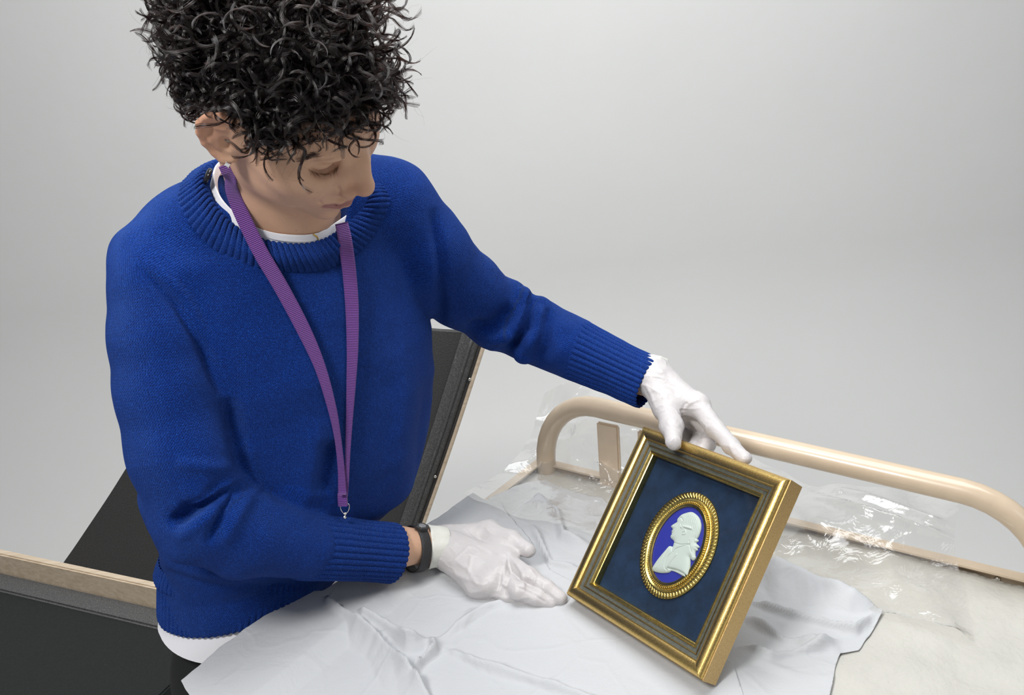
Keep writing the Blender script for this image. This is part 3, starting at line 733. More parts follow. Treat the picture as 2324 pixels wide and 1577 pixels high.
#@@PERSON
# ------------------------------------------------------------------ person
def person():
    HR = np.array([[-.5594, .745, .3634], [-.7708, -.3064, -.5585], [-.3047, -.5926, .7456]])
    HT = CAM+np.array([-.2149, .9834, -.0849])+UP*.0036-RT*.0018
    hp = lambda x, y, z: HT+HR@np.array([x, y, z])
    e = empty('person', (*P(560, 1400, 1.30)[:2], 0), 'person in royal blue sweater and white gloves, looking down at the framed medallion', 'person')
    # ---------------- head and neck (head space: x her right, y forward, z up)
    h = .0017
    S = SDF(HT-np.array([.16, .16, .19]), HT+np.array([.17, .15, .15]), h)
    E = lambda c, r, k=.012, op='+', rot=None: S.ell(hp(*c), r, HR if rot is None else HR@rot, k, op)
    def rx(a): c, s = math.cos(a), math.sin(a); return np.array([[1, 0, 0], [0, c, -s], [0, s, c]])
    def rz(a): c, s = math.cos(a), math.sin(a); return np.array([[c, -s, 0], [s, c, 0], [0, 0, 1]])
    def ry(a): c, s = math.cos(a), math.sin(a); return np.array([[c, 0, s], [0, 1, 0], [-s, 0, c]])
    E((0, -.018, .040), (.076, .098, .086)); E((0, .010, .005), (.069, .080, .075), .02)
    E((0, .030, -.030), (.060, .062, .062), .02); E((0, .045, .035), (.062, .050, .045), .015)
    for s in (1, -1):
        E((s*.0385, .053, -.014), (.029, .033, .034), .02)            # cheeks
        E((s*.036, .020, -.056), (.021, .038, .024), .02)            # jaw corners
        E((s*.026, .081, .027), (.022, .012, .009), .012)            # brows
        E((s*.034, .082, .011), (.017, .010, .011), .010, '-')       # sockets
        E((s*.0325, .0665, .0120), (.0165, .0170, .0135), .005)       # eyeballs under lids
        E((s*.0335, .0690, .0140), (.0175, .0168, .0100), .003)      # closed upper lids
    E((-.043, .060, -.002), (.022, .0265, .032), .012)
    E((0, .062, -.084), (.021, .024, .018), .020); E((0, .070, -.090), (.012, .016, .011), .012)   # chin
    E((0, .070, -.052), (.032, .026, .026), .016)                    # muzzle
    [S.chain([hp(s*.0105, .0870, .010), hp(s*.0135, .0905, -.008), hp(s*.0150, .0915, -.024)], [.0085, .0090, .0090], .012) for s in (1, -1)]
    S.chain([hp(0, .086, .026), hp(0, .099, .004), hp(0, .1105, -.018)], [.0075, .0085, .0105], .010)   # nose ridge
    E((0, .1100, -.0235), (.0112, .0115, .0092), .006)
    for s in (1, -1):
        E((s*.0140, .0985, -.0280), (.0088, .0125, .0085), .0035)       # nostril wings
        E((s*.0065, .1045, -.0360), (.0035, .0055, .0030), .002, '-')
    # lips, gently smiling
    for s in (1, -1):
        S.chain([hp(0, .0965, -.0510), hp(s*.012, .0935, -.0508), hp(s*.0245, .0835, -.0525)], [.0046, .0042, .0018], .004)
        S.chain([hp(0, .0955, -.0600), hp(s*.011, .0925, -.0595), hp(s*.0230, .0830, -.0545)], [.0054, .0048, .0016], .004)
        S.chain([hp(0, .1010, -.0556), hp(s*.012, .0968, -.0553), hp(s*.0262, .0850, -.0530)], [.0012, .0011, .0010], .002, '-')
    # ears
    for s in (1, -1):
        er = rz(s*.42)@ry(s*.12)
        c = np.array([s*.0775, -.015, .001])
        ep = lambda u, v: c+er@np.array([0, u, v])+np.array([s*.0, 0, 0])
        E((s*.0700, -.006, .002), (.0095, .015, .025), .008)
        rim = [(.016, .004), (.016, .018), (.010, .029), (-.001, .033), (-.012, .028), (-.018, .015), (-.018, .001), (-.013, -.013), (-.004, -.024), (.006, -.030), (.014, -.026)]
        S.chain([hp(*(ep(u, v)+np.array([s*(.0035+.0030*max(0, -u*60)), 0, 0]))) for u, v in rim], [.0030, .0034, .0038, .0040, .0038, .0036, .0035, .0037, .0045, .0062, .0050], .003)
        E(tuple(c+er@np.array([-s*.0012, -.0015, .002])+np.array([s*.002, 0, 0])), (.0062, .0190, .0315), .003, rot=er)
        E(tuple(c+er@np.array([s*.001, .003, -.026])+np.array([s*.002, 0, 0])), (.0045, .0095, .0095), .004, rot=er)
        S.chain([hp(*(ep(u, v)+np.array([s*.0055, 0, 0]))) for u, v in [(.006, .018), (-.006, .017), (-.009, .006), (-.007, -.006), (.000, -.013)]], [.0022, .0030, .0032, .0030, .0028], .003)
        E(tuple(c+er@np.array([s*.0085, .0065, -.003])), (.0085, .0066, .0105), .0025, '-', rot=er)
        E(tuple(c+er@np.array([s*.0080, -.011, .012])), (.0050, .0042, .0120), .003, '-', rot=er)
        S.chain([hp(*(ep(.0145, .000)+np.array([s*.003, 0, 0]))), hp(*(ep(.0135, -.010)+np.array([s*.003, 0, 0])))], [.0042, .0036], .003)
    nb = P(648, 470, 1.085)
    S.cap(hp(0, -.035, -.020), nb, .054, .060, .022); S.cap(hp(0, .005, -.045), P(660, 488, 1.078), .030, .032, .020)
    V, Q = S.mesh(); V = laplace(V, Q, 2, .4); N = vnormals(V, Q)
    V = folds(V, N, [([(699, 380), (718, 389), (738, 392), (757, 385), (769, 373)], 2.8, -.0019), ([(690, 372), (715, 363), (745, 361), (764, 355)], 2.8, -.0012), ([(700, 390), (735, 403), (768, 388)], 5, -.0005), ([(732, 463), (728, 461), (722, 457)], 4, -.0014), ([(764, 420), (772, 434), (768, 446)], 4, -.0016), ([(735, 478), (760, 482), (790, 476)], 6, -.0012), ([(790, 413), (805, 409), (818, 412)], 4, .0006), ([(846, 420), (842, 432)], 3, 0.)], None)
    L = (V-HT)@HR       # head coordinates
    # tint: lips, hair-covered scalp, brows, lids
    base = np.array([.70, .425, .285]); col = np.tile(base, (len(V), 1))
    def mixc(wt, c): nonlocal col; col = col*(1-wt[:, None])+np.array(c)*wt[:, None]
    x, y, z = L.T
    lipd = np.minimum(*[segdist(L, [(0, .0975, -.0555), (s*.012, .094, -.0552), (s*.024, .084, -.0535)])[0] for s in (1, -1)])
    mixc(smooth(.0078, .0050, lipd)*.85, (.36, .14, .135))
    hl = smooth(-.004, .008, z-(.052+.25*np.clip(.06-y, 0, 1)*0-.0)-np.where(y < .055, (y-.055)*.9, 0))
    scalp = smooth(0, .012, z-np.interp(y, [-.10, -.05, -.02, .0, .02, .05, .07, .09], [-.06, -.03, .022, .030, .036, .046, .058, .060]))
    mixc(scalp*(np.abs(x) < .079), (.018, .013, .011))
    mixc(.35*np.exp(-((z+.022)/.018)**2-((np.abs(x)-.012)/.012)**2)*(y > .08), (.46, .19, .13))
    mixc(.5*np.exp(-((np.abs(x)-.0335)/.016)**2-((z-.004)/.009)**2)*(y > .06), (.34, .17, .115))
    eard = (np.abs(x) > .078)*smooth(.0, .01, np.abs(x)-.076)
    mixc(.35*eard, (.60, .24, .15))
    # arms and trunk of the same body (under the clothes, bare at the wrists)
    T2 = SDF(P(420, 1180, 1.20)*0+np.array([-.56, .80, .82]), np.array([.28, 1.50, 1.50]), .0055)
    T2.chain([P(400, 680, 1.06), P(400, 850, 1.06), P(455, 1165, 1.09)], [.042, .042, .036], .02)
    T2.chain([P(455, 1165, 1.09), P(690, 1232, 1.15), P(900, 1241, 1.245), P(990, 1238, 1.280)], [.036, .034, .0255, .0250], .015)
    T2.chain([P(900, 500, 1.195), P(1040, 640, 1.28), P(1150, 720, 1.345)], [.040, .036, .026], .02)
    T2.chain([P(1150, 720, 1.345), P(1300, 800, 1.31), P(1430, 845, 1.265), P(1492, 868, 1.245)], [.026, .028, .0250, .0245], .015)
    T2.chain([P(430, 650, 1.10), P(648, 540, 1.14), P(880, 520, 1.22)], [.030, .040, .030], .03); T2.chain([P(655, 455, 1.125), P(655, 520, 1.135)], [.060, .062], .02)
    T2.chain([P(652, 600, 1.14), P(660, 800, 1.20), P(610, 1180, 1.31)], [.062, .080, .080], .03)
    V2, Q2 = T2.mesh(); V2 = laplace(V2, Q2, 3)
    n = len(V); VV = np.vstack([V, V2]); QQ = np.vstack([Q, Q2+n]); cc = np.vstack([col, np.tile(base, (len(V2), 1))])
    body = mk('body', VV, QQ, M_skin, e)
    ca = body.data.color_attributes.new('tint', 'FLOAT_COLOR', 'POINT'); ca.data.foreach_set('color', np.c_[cc, np.ones(len(cc))].astype(np.float32).ravel())
    # ---------------- sweater
    yaw = math.radians(35); LX = np.array([math.cos(yaw), math.sin(yaw), 0]); FX = np.array([math.sin(yaw), -math.cos(yaw), 0])   # her left, her front
    sec = [(640, 470, 1.13, .10, .07), (648, 530, 1.135, .150, .088), (650, 620, 1.15, .172, .100), (663, 800, 1.195, .196, .125), (668, 900, 1.22, .202, .130), (660, 1040, 1.25, .205, .130), (664, 1150, 1.28, .184, .120), (632, 1205, 1.29, .162, .108), (592, 1250, 1.29, .142, .100), (580, 1328, 1.29, .130, .095)]
    sc = np.array([[*P(u, v, d), a, b] for u, v, d, a, b in sec]); sc = sc[np.argsort(sc[:, 2])]
    zlo, zhi = sc[0, 2], sc[-1, 2]
    def torso(g):
        z = g[..., 2]; I = lambda k: np.interp(z, sc[:, 2], sc[:, k])
        dx, dy = g[..., 0]-I(0), g[..., 1]-I(1); a = (dx*LX[0]+dy*LX[1])/I(3); b = (dx*FX[0]+dy*FX[1])/I(4)
        q = (np.abs(a)**2.3+np.abs(b)**2.3)**(1/2.3)+1e-6; gr = np.sqrt((a/I(3))**2+(b/I(4))**2)/q
        d = (q-1)/(gr+2.)*.95
        return np.maximum(d, np.maximum(zlo-.0-z, z-zhi-.01))
    K = SDF([-.56, .78, zlo-.03], [.24, 1.50, 1.47], .0036)
    K.fn([-.56, .8, zlo-.02], [.24, 1.5, zhi+.02], torso, 0)
    RS = [P(350, 652, 1.045), P(364, 760, 1.045), P(384, 880, 1.05), P(413, 1020, 1.055), P(458, 1165, 1.065)]
    RR = [.0525, .0545, .0585, .0600, .0560]
    RF = [P(458, 1165, 1.065), P(560, 1212, 1.10), P(700, 1238, 1.15)]; RFr = [.0570, .0510, .0410]
    LS = [P(893, 468, 1.18), P(968, 570, 1.22), P(1052, 658, 1.29), P(1128, 713, 1.345)]; LR = [.056, .056, .054, .052]
    LF = [P(1128, 713, 1.345), P(1205, 748, 1.34), P(1300, 790, 1.315)]; LFr = [.052, .0485, .0460]
    K.chain([P(372, 612, 1.05), P(455, 520, 1.085), P(560, 440, 1.12)], [.050, .048, .046], .035)
    K.chain([P(880, 462, 1.185), P(800, 455, 1.16), P(740, 440, 1.15)], [.056, .052, .046], .035)
    K.cap(P(333, 590, 1.05), P(410, 540, 1.075), .044, .047, .02); K.chain(RS, RR, .012); K.chain(RF, RFr, .010); K.chain(LS, LR, .016); K.chain(LF, LFr, .010)
    # sleeve creases and bulges, modelled as rolls of cloth and grooves between them
    roll = lambda pts, r, k=.010: K.chain([P(*q) for q in pts], [r]*len(pts), k)
    cut = lambda pts, r, k=.008: K.chain([P(*q) for q in pts], [r]*len(pts), k, '-')
    roll([(1163, 672, 1.325), (1148, 750, 1.31), (1120, 765, 1.31)], .023, .010); roll([(1224, 700, 1.315), (1205, 770, 1.30), (1190, 800, 1.305)], .019, .008)
    cut([(1205, 672, 1.285), (1180, 745, 1.278), (1150, 790, 1.29)], .006); cut([(1165, 725, 1.285), (1120, 760, 1.285)], .004)
    cut([(540, 1090, 1.03), (500, 1115, 1.022), (440, 1150, 1.012), (405, 1175, 1.015)], .007, .012)
    # neck opening
    V0, Q0 = K.mesh(); bvh0 = BVHTree.FromPolygons([Vector(v) for v in V0], Q0.tolist())
    K.cap(P(655, 440, 1.10), P(640, 300, 1.08), .072, .090, .010, '-')
    V, Q = K.mesh(); V = laplace(V, Q, 3, .5); N = vnormals(V, Q)
    FD = [([(548, 1098), (505, 1160), (470, 1235)], 9, -.008), ([(575, 1110), (540, 1170), (505, 1240)], 14, .004), ([(1205, 672), (1192, 740), (1150, 800)], 9, -.013), ([(1228, 690), (1218, 750), (1192, 810)], 10, .009), ([(1188, 650), (1195, 700), (1165, 760), (1105, 778)], 13, .012), ([(1165, 700), (1120, 740), (1050, 748)], 11, -.008), ([(1243, 700), (1238, 790), (1222, 830)], 7, -.005), ([(1270, 720), (1262, 800), (1245, 845)], 8, .003),
          ([(520, 900), (535, 990), (552, 1080)], 16, -.010), ([(310, 600), (400, 690), (460, 790), (505, 900)], 9, -.0065), ([(335, 590), (425, 680), (485, 780), (525, 880)], 14, .0035), ([(560, 1110), (620, 1150), (700, 1190)], 14, .004), ([(535, 1130), (500, 1190), (480, 1240)], 12, -.004),
          ([(420, 1140), (480, 1120), (545, 1085)], 10, .006), ([(400, 1050), (470, 1060), (530, 1060)], 14, .006), ([(405, 1185), (450, 1150), (545, 1092)], 9, -.007), ([(395, 1230), (440, 1195), (500, 1150)], 14, .005), ([(730, 1120), (742, 1070), (755, 1000)], 20, -.013), ([(690, 1160), (712, 1060), (720, 950)], 26, .006),
          ([(985, 470), (1000, 600), (1003, 740)], 12, -.009), ([(560, 1000), (575, 1080), (590, 1120)], 16, .006), ([(900, 1180), (915, 1000), (930, 800)], 30, .006), ([(950, 1150), (958, 1000), (975, 850)], 14, -.004),
          ([(1060, 745), (1110, 730), (1160, 690)], 12, -.004), ([(1250, 700), (1240, 760), (1225, 820)], 10, -.004), ([(1290, 720), (1278, 790), (1262, 840)], 10, .003), ([(1180, 650), (1190, 700), (1175, 760)], 10, .005),
          ([(1080, 770), (1120, 770), (1150, 740)], 10, .004), ([(390, 470), (330, 560), (310, 640)], 30, .002), ([(380, 1290), (480, 1325), (620, 1335), (700, 1330)], 12, -.006), ([(360, 1250), (440, 1300), (560, 1320)], 22, .006)]
    V = folds(V, N, FD)
    V = V+N*(.0022*fbm(V*14, 3, 7)+.0007*vnoise(V*45, 9))[:, None]
    # garment coordinates for the knit
    cen = V[Q].mean(1)
    def limb(p, pts):
        pts = np.array(pts); d, s, _ = segdist(p, pts); tot = np.linalg.norm(np.diff(pts, axis=0), axis=1).sum()
        cu = np.r_[0, np.cumsum(np.linalg.norm(np.diff(pts, axis=0), axis=1))]/tot
        c = np.stack([np.interp(s, cu, pts[:, i]) for i in range(3)], 1); T = nrm(np.stack([np.interp(s, cu, np.gradient(pts, axis=0)[:, i]) for i in range(3)], 1))
        ref = -FW; A = nrm(ref-T*(T@ref)[:, None]); B = np.cross(T, A); r = p-c
        return d, np.stack([np.arctan2((r*B).sum(1), (r*A).sum(1))*.055, s*tot], 1)
    RP = RS+RF[1:]; LP = LS+LF[1:]
    dR, uR = limb(V, RP); dL, uL = limb(V, LP)
    I = lambda k: np.interp(V[:, 2], sc[:, 2], sc[:, k]); dx, dy = V[:, 0]-I(0), V[:, 1]-I(1)
    uT = np.stack([np.arctan2(dx*LX[0]+dy*LX[1], dx*FX[0]+dy*FX[1])*.16, V[:, 2]], 1)
    fR = segdist(cen, RP)[0] < np.interp(cen[:, 2], [.9, 1.3], [.075, .072]); fL = segdist(cen, LP)[0] < .072
    reg = np.where(fR & (proj(cen)[0][:, 0] < np.interp(proj(cen)[0][:, 1], [500, 600, 700, 900, 1100, 1101], [280, 310, 405, 505, 560, 9999])), 1, np.where(fL & (proj(cen)[0][:, 0] > 985), 2, 0))
    U = np.stack([uT, uR, uL]); uv = U[np.repeat(reg, 4), Q.ravel()]
    # armhole seams: slight ridge
    sw = mk('sweater', V, Q, M_knit, e, uv=uv)
    tag(sw, 'royal blue knitted crew-neck sweater')
    bvh = BVHTree.FromPolygons([Vector(v) for v in V], Q.tolist())
    def hitd(u, v, dflt):
        r = ray(u, v); h_ = bvh0.ray_cast(Vector(CAM), Vector(nrm(r)))
        return (np.array(h_[0])-CAM)@FW if h_[0] is not None else dflt
    def ribbed(nm, loops, nrib, amp, par, ring_h, close=True, uvs=1.0, phase=0.):
        """surface through a few closed loops (lists of 3-D points) with knitted ribs running across"""
        n = nrib*8; L2 = []
        for lp in loops:
            c = catmull(lp, 24, True); s = np.r_[0, np.cumsum(np.linalg.norm(np.diff(np.vstack([c, c[:1]]), axis=0), axis=1))]
            c2 = np.vstack([c, c[:1]]); t = np.arange(n)/n*s[-1]; L2.append(np.stack([np.interp(t, s, c2[:, i]) for i in range(3)], 1))
        G = np.array(L2); G = np.array([catmull(G[:, j], ring_h) for j in range(n)]).transpose(1, 0, 2)   # rings x n
        du = np.gradient(G, axis=0); dv = np.roll(G, -1, 1)-np.roll(G, 1, 1); NN = nrm(np.cross(dv, du)); ctr = G.mean((0, 1))
        out = np.sign(((G-G.mean(1, keepdims=True))*NN).sum()); NN = NN*out
        a = 2*math.pi*np.arange(n)/8+phase
        prof = amp*(np.abs(np.cos(a/2))**.6*2-1); prof = prof[None, :]*np.ones((len(G), 1))
        G = G+NN*(prof+.0006*vnoise(G*70, 5))[..., None]
        ln = np.r_[0, np.cumsum(np.linalg.norm(np.diff(G[:, 0], axis=0), axis=1))]; per = np.linalg.norm(np.diff(G[0], axis=0), axis=1).sum()
        F = gridfaces(len(G), n, cv=True); uvg = []
        m = len(G)
        for i in range(m-1):
            for j in range(n): uvg += [(j/n*per, ln[i]), (j/n*per, ln[i+1]), ((j+1)/n*per, ln[i+1]), ((j+1)/n*per, ln[i])]
        return mk(nm, G.reshape(-1, 3), F, M_knit, par, uv=uvg)
    # collar
    outer = [(405, 432, 1.07), (432, 508, 1.04), (492, 568, 1.01), (570, 602, 1.0), (655, 616, 1.0), (735, 611, 1.01), (803, 578, 1.03), (858, 520, 1.07), (884, 450, 1.12), (868, 385, 1.20), (760, 345, 1.24), (610, 340, 1.22), (470, 370, 1.13)]
    inner = [(462, 392, 1.05), (480, 455, 1.03), (524, 506, 1.015), (588, 541, 1.01), (655, 553, 1.01), (722, 548, 1.02), (776, 518, 1.04), (822, 476, 1.07), (846, 425, 1.11), (830, 372, 1.16), (740, 345, 1.19), (620, 345, 1.17), (510, 360, 1.09)]
    oo = []; ii = []; mm_ = []
    for k, ((u, v, d), (u2, v2, d2)) in enumerate(zip(outer, inner)):
        if k <= 8: d = hitd(u, v, d)-.0005
        oo.append(P(u, v, d)); dd = min(d-.004, d2) if k <= 8 else d2
        if k <= 8: dd = float(np.clip(hitd(u2, v2, d+.012)-.008, d-.012, d+.03))
        ii.append(P(u2, v2, dd)); mm_.append(P((u+u2)/2, (v+v2)/2, (d+dd)/2-.011))
    inn2 = [q*.96+np.mean(ii, axis=0)*.04-np.array([0, 0, .008]) for q in ii]
    ribbed('collar', [oo, mm_, ii, inn2], 100, .0012, sw, 8)
    ic = np.mean(ii, axis=0)
    # t-shirt: jersey filling below the neck with a bound neckband
    tin = [(486, 385), (497, 440), (540, 488), (594, 520), (655, 532), (718, 529), (764, 503), (806, 470), (830, 425), (815, 378), (735, 352), (622, 350), (520, 358)]
    bb = BVHTree.FromPolygons([Vector(v) for v in VV], QQ.tolist())
    def bodyd(u, v):
        h_ = bb.ray_cast(Vector(CAM), Vector(nrm(ray(u, v)))); return (np.array(h_[0])-CAM)@FW if h_[0] is not None else 9.
    def loopd(px, off): return [P(u, v, (lambda d_, b_: b_-.0022 if abs(b_-d_) < .022 and b_ < d_ and k < 9 else d_)((q-CAM)@FW+off, bodyd(u, v))) for k, ((u, v), q) in enumerate(zip(px, ii))]
    l1 = loopd(tin, .004); l0 = [q+(np.mean(l1, axis=0)-q)*.03-np.array([0, 0, .014])+FW*.004 for q in ii]; l2 = [q*.97+np.mean(l1, axis=0)*.03-np.array([0, 0, .010]) for q in l1]
    n = 120; G = []
    for lp in (l0, [a*.5+b*.5+np.array([0, 0, .001]) for a, b in zip(l0, l1)], l1, l2):
        c = catmull(lp, 12, True); G.append(c)
    G = np.array(G); G = np.array([catmull(G[:, j], 4) for j in range(G.shape[1])]).transpose(1, 0, 2)
    # shirt body down to the hem below the sweater
    th = np.linspace(0, 2*math.pi, 72, endpoint=False)
    def ringz(c, a, b, z, tilt=0): return np.array([c+LX*a*math.cos(t)+FX*b*math.sin(t)+np.array([0, 0, z+tilt*math.sin(t)]) for t in th])
    ch = P(574, 1330, 1.29)
    ax_ = (P(585, 1262, 1.29)-P(574, 1346, 1.29))/.053; rings = [ringz(ch+ax_*.06, .112, .082, 0), ringz(ch+ax_*.01, .124, .090, 0), ringz(ch-ax_*.006, .128, .096, 0), np.array([p_-ax_*(.003+.024*(.5+.5*math.cos(t_))+.024*max(0, math.sin(t_))) for p_, t_ in zip(ringz(ch-ax_*.010, .130, .098, 0), th)])]
    V = np.vstack(rings); tsh = mk('t_shirt', V, gridfaces(4, 72, cv=True), M_cotton, e); tag(tsh, 'white jersey t-shirt under the sweater')
    mk('neckband', G.reshape(-1, 3), gridfaces(G.shape[0], G.shape[1], cv=True), M_cotton, tsh)
    # black glossy badge on the shoulder of the shirt
    q = P(470, 399, (ii[0]-CAM)@FW-.012); nn_ = nrm(RT*-.80+UP*.35-FW*.5)
    V, F = tube([q-nn_*.002, q, q+nn_*.0018, q+nn_*.0026], [.0095, .0100, .0085, .0045], 24); bg = mk('pin_badge', V, F, M_black, None); tag(bg, 'small glossy black pin badge at the collar below the ear', 'badge')
    # cuffs
    def cuff(c0, c1, r0, r1, nrib, sq=1.):
        T = nrm(c1-c0); A = nrm(UP-T*(UP@T)); B = np.cross(T, A); loops = []
        for t, k, off in ((0, .92, .0), (.06, 1.0, 0), (.35, .99, 0), (.7, .97, 0), (1, 1, 0), (1.0, .93, 0), (.75, .86, 0)):
            r = (r0+(r1-r0)*t)*k; c = c0+(c1-c0)*t
            loops.append([c+r*(math.cos(a)*A+sq*math.sin(a)*B) for a in np.linspace(0, 2*math.pi, 12, endpoint=False)])
        return ribbed('cuff', loops, nrib+4, .0012, sw, 8)
    cuff(P(676, 1237, 1.142), P(886, 1254, 1.235), .0425, .0400, 26, .9)
    cuff(P(1288, 785, 1.318), P(1466, 867, 1.255), .0452, .0370, 26, .9)
    # hem band
    hb = []
    c3 = P(587, 1246, 1.29); c4 = P(576, 1322, 1.29)
    for c, a, b, z, t in ((c3, .132, .092, .030, 0), (c3, .143, .101, .010, 0), (c3, .1405, .0995, .0, 0), ((c3+c4)/2, .137, .100, 0, 0), (c4, .1335, .100, .0, 0), (c4, .130, .096, 0, 0), (c4, .124, .090, .02, 0)):
        hb.append([c+LX*a*math.cos(t_)+FX*b*math.sin(t_)+np.array([0, 0, z+t*math.sin(t_)]) for t_ in np.linspace(0, 2*math.pi, 16, endpoint=False)])
    ribbed('hem_band', hb, 92, .0014, sw, 6)
    # trousers, shoes
    W = SDF([ch[0]-.24, ch[1]-.22, .02], [ch[0]+.24, ch[1]+.24, ch[2]+.05], .008)
    zt = ch[2]-.015
    for s in (1, -1):
        hip = ch+LX*s*.055; hip[2] = zt-.12
        W.chain([hip, hip+np.array([0, .02, -.34]), np.array([hip[0], hip[1]+.02, .09])], [.080, .068, .055], .03)
    W.ell(ch+np.array([0, 0, -.09]), (.128, .094, .12), np.array([LX, FX, [0, 0, 1]]).T, .04)
    W.fn(ch-np.array([.3, .3, .1]), ch+np.array([.3, .3, .1]), lambda g: -(g[..., 2]-zt+.0), .0, '-') if False else None
    V, Q = W.mesh(); V = laplace(V, Q, 3); V = V+vnormals(V, Q)*(.004*fbm(V*[9, 9, 5], 3, 3))[:, None]
    tr = mk('trousers', V, Q, M_trouser, e); tag(tr, 'black trousers')
    for s in (1, -1):
        a = np.array([ch[0]+LX[0]*s*.075, ch[1]+LX[1]*s*.075+.02, 0]); Z = SDF(a-.2, a+np.array([.3, .2, .2]), .006)
        Z.chain([a+np.array([0, 0, .045])-FX*.06, a+np.array([0, 0, .045])+FX*.06, a+FX*.15+np.array([0, 0, .034])], [.042, .042, .030], .02); Z.cap(a+np.array([0, 0, .06]), a+np.array([0, 0, .10]), .045, .04, .02)
        V, Q = Z.mesh(); V[:, 2] = np.maximum(V[:, 2], .002); mk('shoe', V, Q, M_rubber, e)
    # ---------------- gloves
    def glove(parts, cuffspec, cre, lbl, lo, hi):
        G = SDF(lo, hi, .0012)
        for pts, rs, k in parts: G.chain(pts, rs, k)
        V, Q = G.mesh(); V = laplace(V, Q, 2, .5); N = vnormals(V, Q); V = folds(V, N, cre); N = vnormals(V, Q)
        rg = 1-np.abs(fbm(V@np.array([[.8, .5, 0], [-.5, .8, 0], [0, 0, 1.]])*[26, 70, 60], 2, 4)); V = V+N*(.0009*(rg**4)+.0004*vnoise(V*[60, 60, 90], 6))[:, None]
        g = mk('glove', V, Q, M_glove, e); tag(g, lbl)
        c0, c1, r0, r1 = cuffspec      # open rolled cuff round the wrist
        T = nrm(c1-c0); A = nrm(UP-T*(UP@T)); B = np.cross(T, A); R_ = []
        for t, r in ((1.0, r1*.92), (.85, r1), (.5, (r0+r1)/2*1.02), (.1, r0*1.02), (.0, r0*1.06), (-.03, r0*1.03), (.0, r0*.97), (.25, r0*.95)):
            R_.append([c0+(c1-c0)*t+(r+.0007*math.sin(5*a)+.0005*math.sin(9*a+2))*(math.cos(a)*A+.93*math.sin(a)*B) for a in np.linspace(0, 2*math.pi, 48, endpoint=False)])
        mk('glove_cuff', np.vstack(R_), gridfaces(len(R_), 48, cv=True), M_gcuff, g)
        return g
    Z = lambda u, v, z: PZ(u, v, ZT+z)
    wr = Z(1003, 1239, .040)
    im, mm, rm, pm = Z(1148, 1274, .034), Z(1130, 1306, .031), Z(1108, 1328, .027), Z(1082, 1334, .022)
    parts = [([wr, im], [.0250, .0145], .012), ([wr, mm], [.0250, .0145], .012), ([wr, rm], [.0235, .0140], .012), ([wr, pm], [.022, .0130], .012), ([im, mm, rm, pm], [.0135, .0135, .013, .012], .012),
             ([im, Z(1200, 1309, .034), Z(1240, 1335, .026), Z(1272, 1358, .018)], [.0140, .0122, .0108, .0088], .004),
             ([mm, Z(1178, 1343, .027), Z(1218, 1358, .019), Z(1250, 1369, .013)], [.0138, .0120, .0105, .0085], .004),
             ([rm, Z(1150, 1352, .018), Z(1185, 1363, .012), Z(1212, 1370, .010)], [.0130, .0108, .0095, .0080], .004),
             ([pm, Z(1112, 1352, .012), Z(1140, 1360, .010)], [.0120, .0095, .0085], .004),
             ([Z(1030, 1220, .044), Z(1110, 1209, .046), Z(1160, 1227, .046), Z(1199, 1250, .044)], [.018, .0155, .0128, .0098], .010),
             ([Z(1110, 1212, .044), im], [.014, .013], .012)]
    cre = [([(1150, 1250), (1160, 1300), (1140, 1362)], 4, -.0012), ([(1160, 1262), (1185, 1300), (1190, 1345)], 4, .0014), ([(1148, 1262), (1142, 1320), (1128, 1360)], 4, .0014), ([(1030, 1270), (1060, 1290), (1085, 1330)], 5, .0012), ([(1050, 1240), (1070, 1262), (1062, 1300)], 4, .0010),
           ([(1010, 1290), (1050, 1310), (1100, 1330)], 5, .0010), ([(1170, 1330), (1205, 1345), (1240, 1368)], 3, -.0016), ([(1200, 1290), (1215, 1310), (1210, 1330)], 3, .0009), ([(1175, 1220), (1190, 1235), (1175, 1250)], 3, -.0008), ([(1020, 1280), (1065, 1240), (1080, 1235)], 3, .0008)]
    glove(parts, (P(972, 1240, 1.275), P(1016, 1238, 1.283), .0292, .0262), cre, 'white glove with thumb and two straight fingers at the lower corner of the frame', wr-np.array([.10, .22, .07]), wr+np.array([.28, .10, .07]))
    w0, w1 = P(1478, 852, 1.255), P(1500, 895, 1.235)
    im, mm, rm, pm = P(1583, 920, 1.205), P(1570, 932, 1.225), P(1556, 940, 1.245), P(1543, 945, 1.262)
    parts = [([w0, im], [.0250, .0135], .012), ([w0, mm], [.0250, .0135], .012), ([w0, rm], [.023, .013], .012), ([w0, pm], [.021, .012], .012), ([im, mm, rm, pm], [.0130, .0125, .012, .011], .010),
             ([im, P(1626, 975, 1.160), P(1660, 1012, 1.128), P(1690, 1040, 1.100)], [.0135, .0115, .0100, .0082], .004),
             ([mm, P(1612, 985, 1.210), P(1606, 1010, 1.18), P(1592, 1030, 1.162)], [.0125, .0105, .0095, .0085], .003),
             ([rm, P(1592, 980, 1.235), P(1584, 1003, 1.21), P(1572, 1018, 1.185)], [.012, .0100, .0092, .0085], .003),
             ([pm, P(1568, 972, 1.262), P(1562, 992, 1.245), P(1552, 1004, 1.225)], [.011, .0090, .0085, .0080], .003),
             ([P(1485, 872, 1.235), P(1513, 925, 1.210), P(1524, 968, 1.170), P(1529, 1004, 1.132)], [.0195, .0165, .0132, .0098], .010),
             ([P(1515, 915, 1.215), im], [.014, .013], .012)]
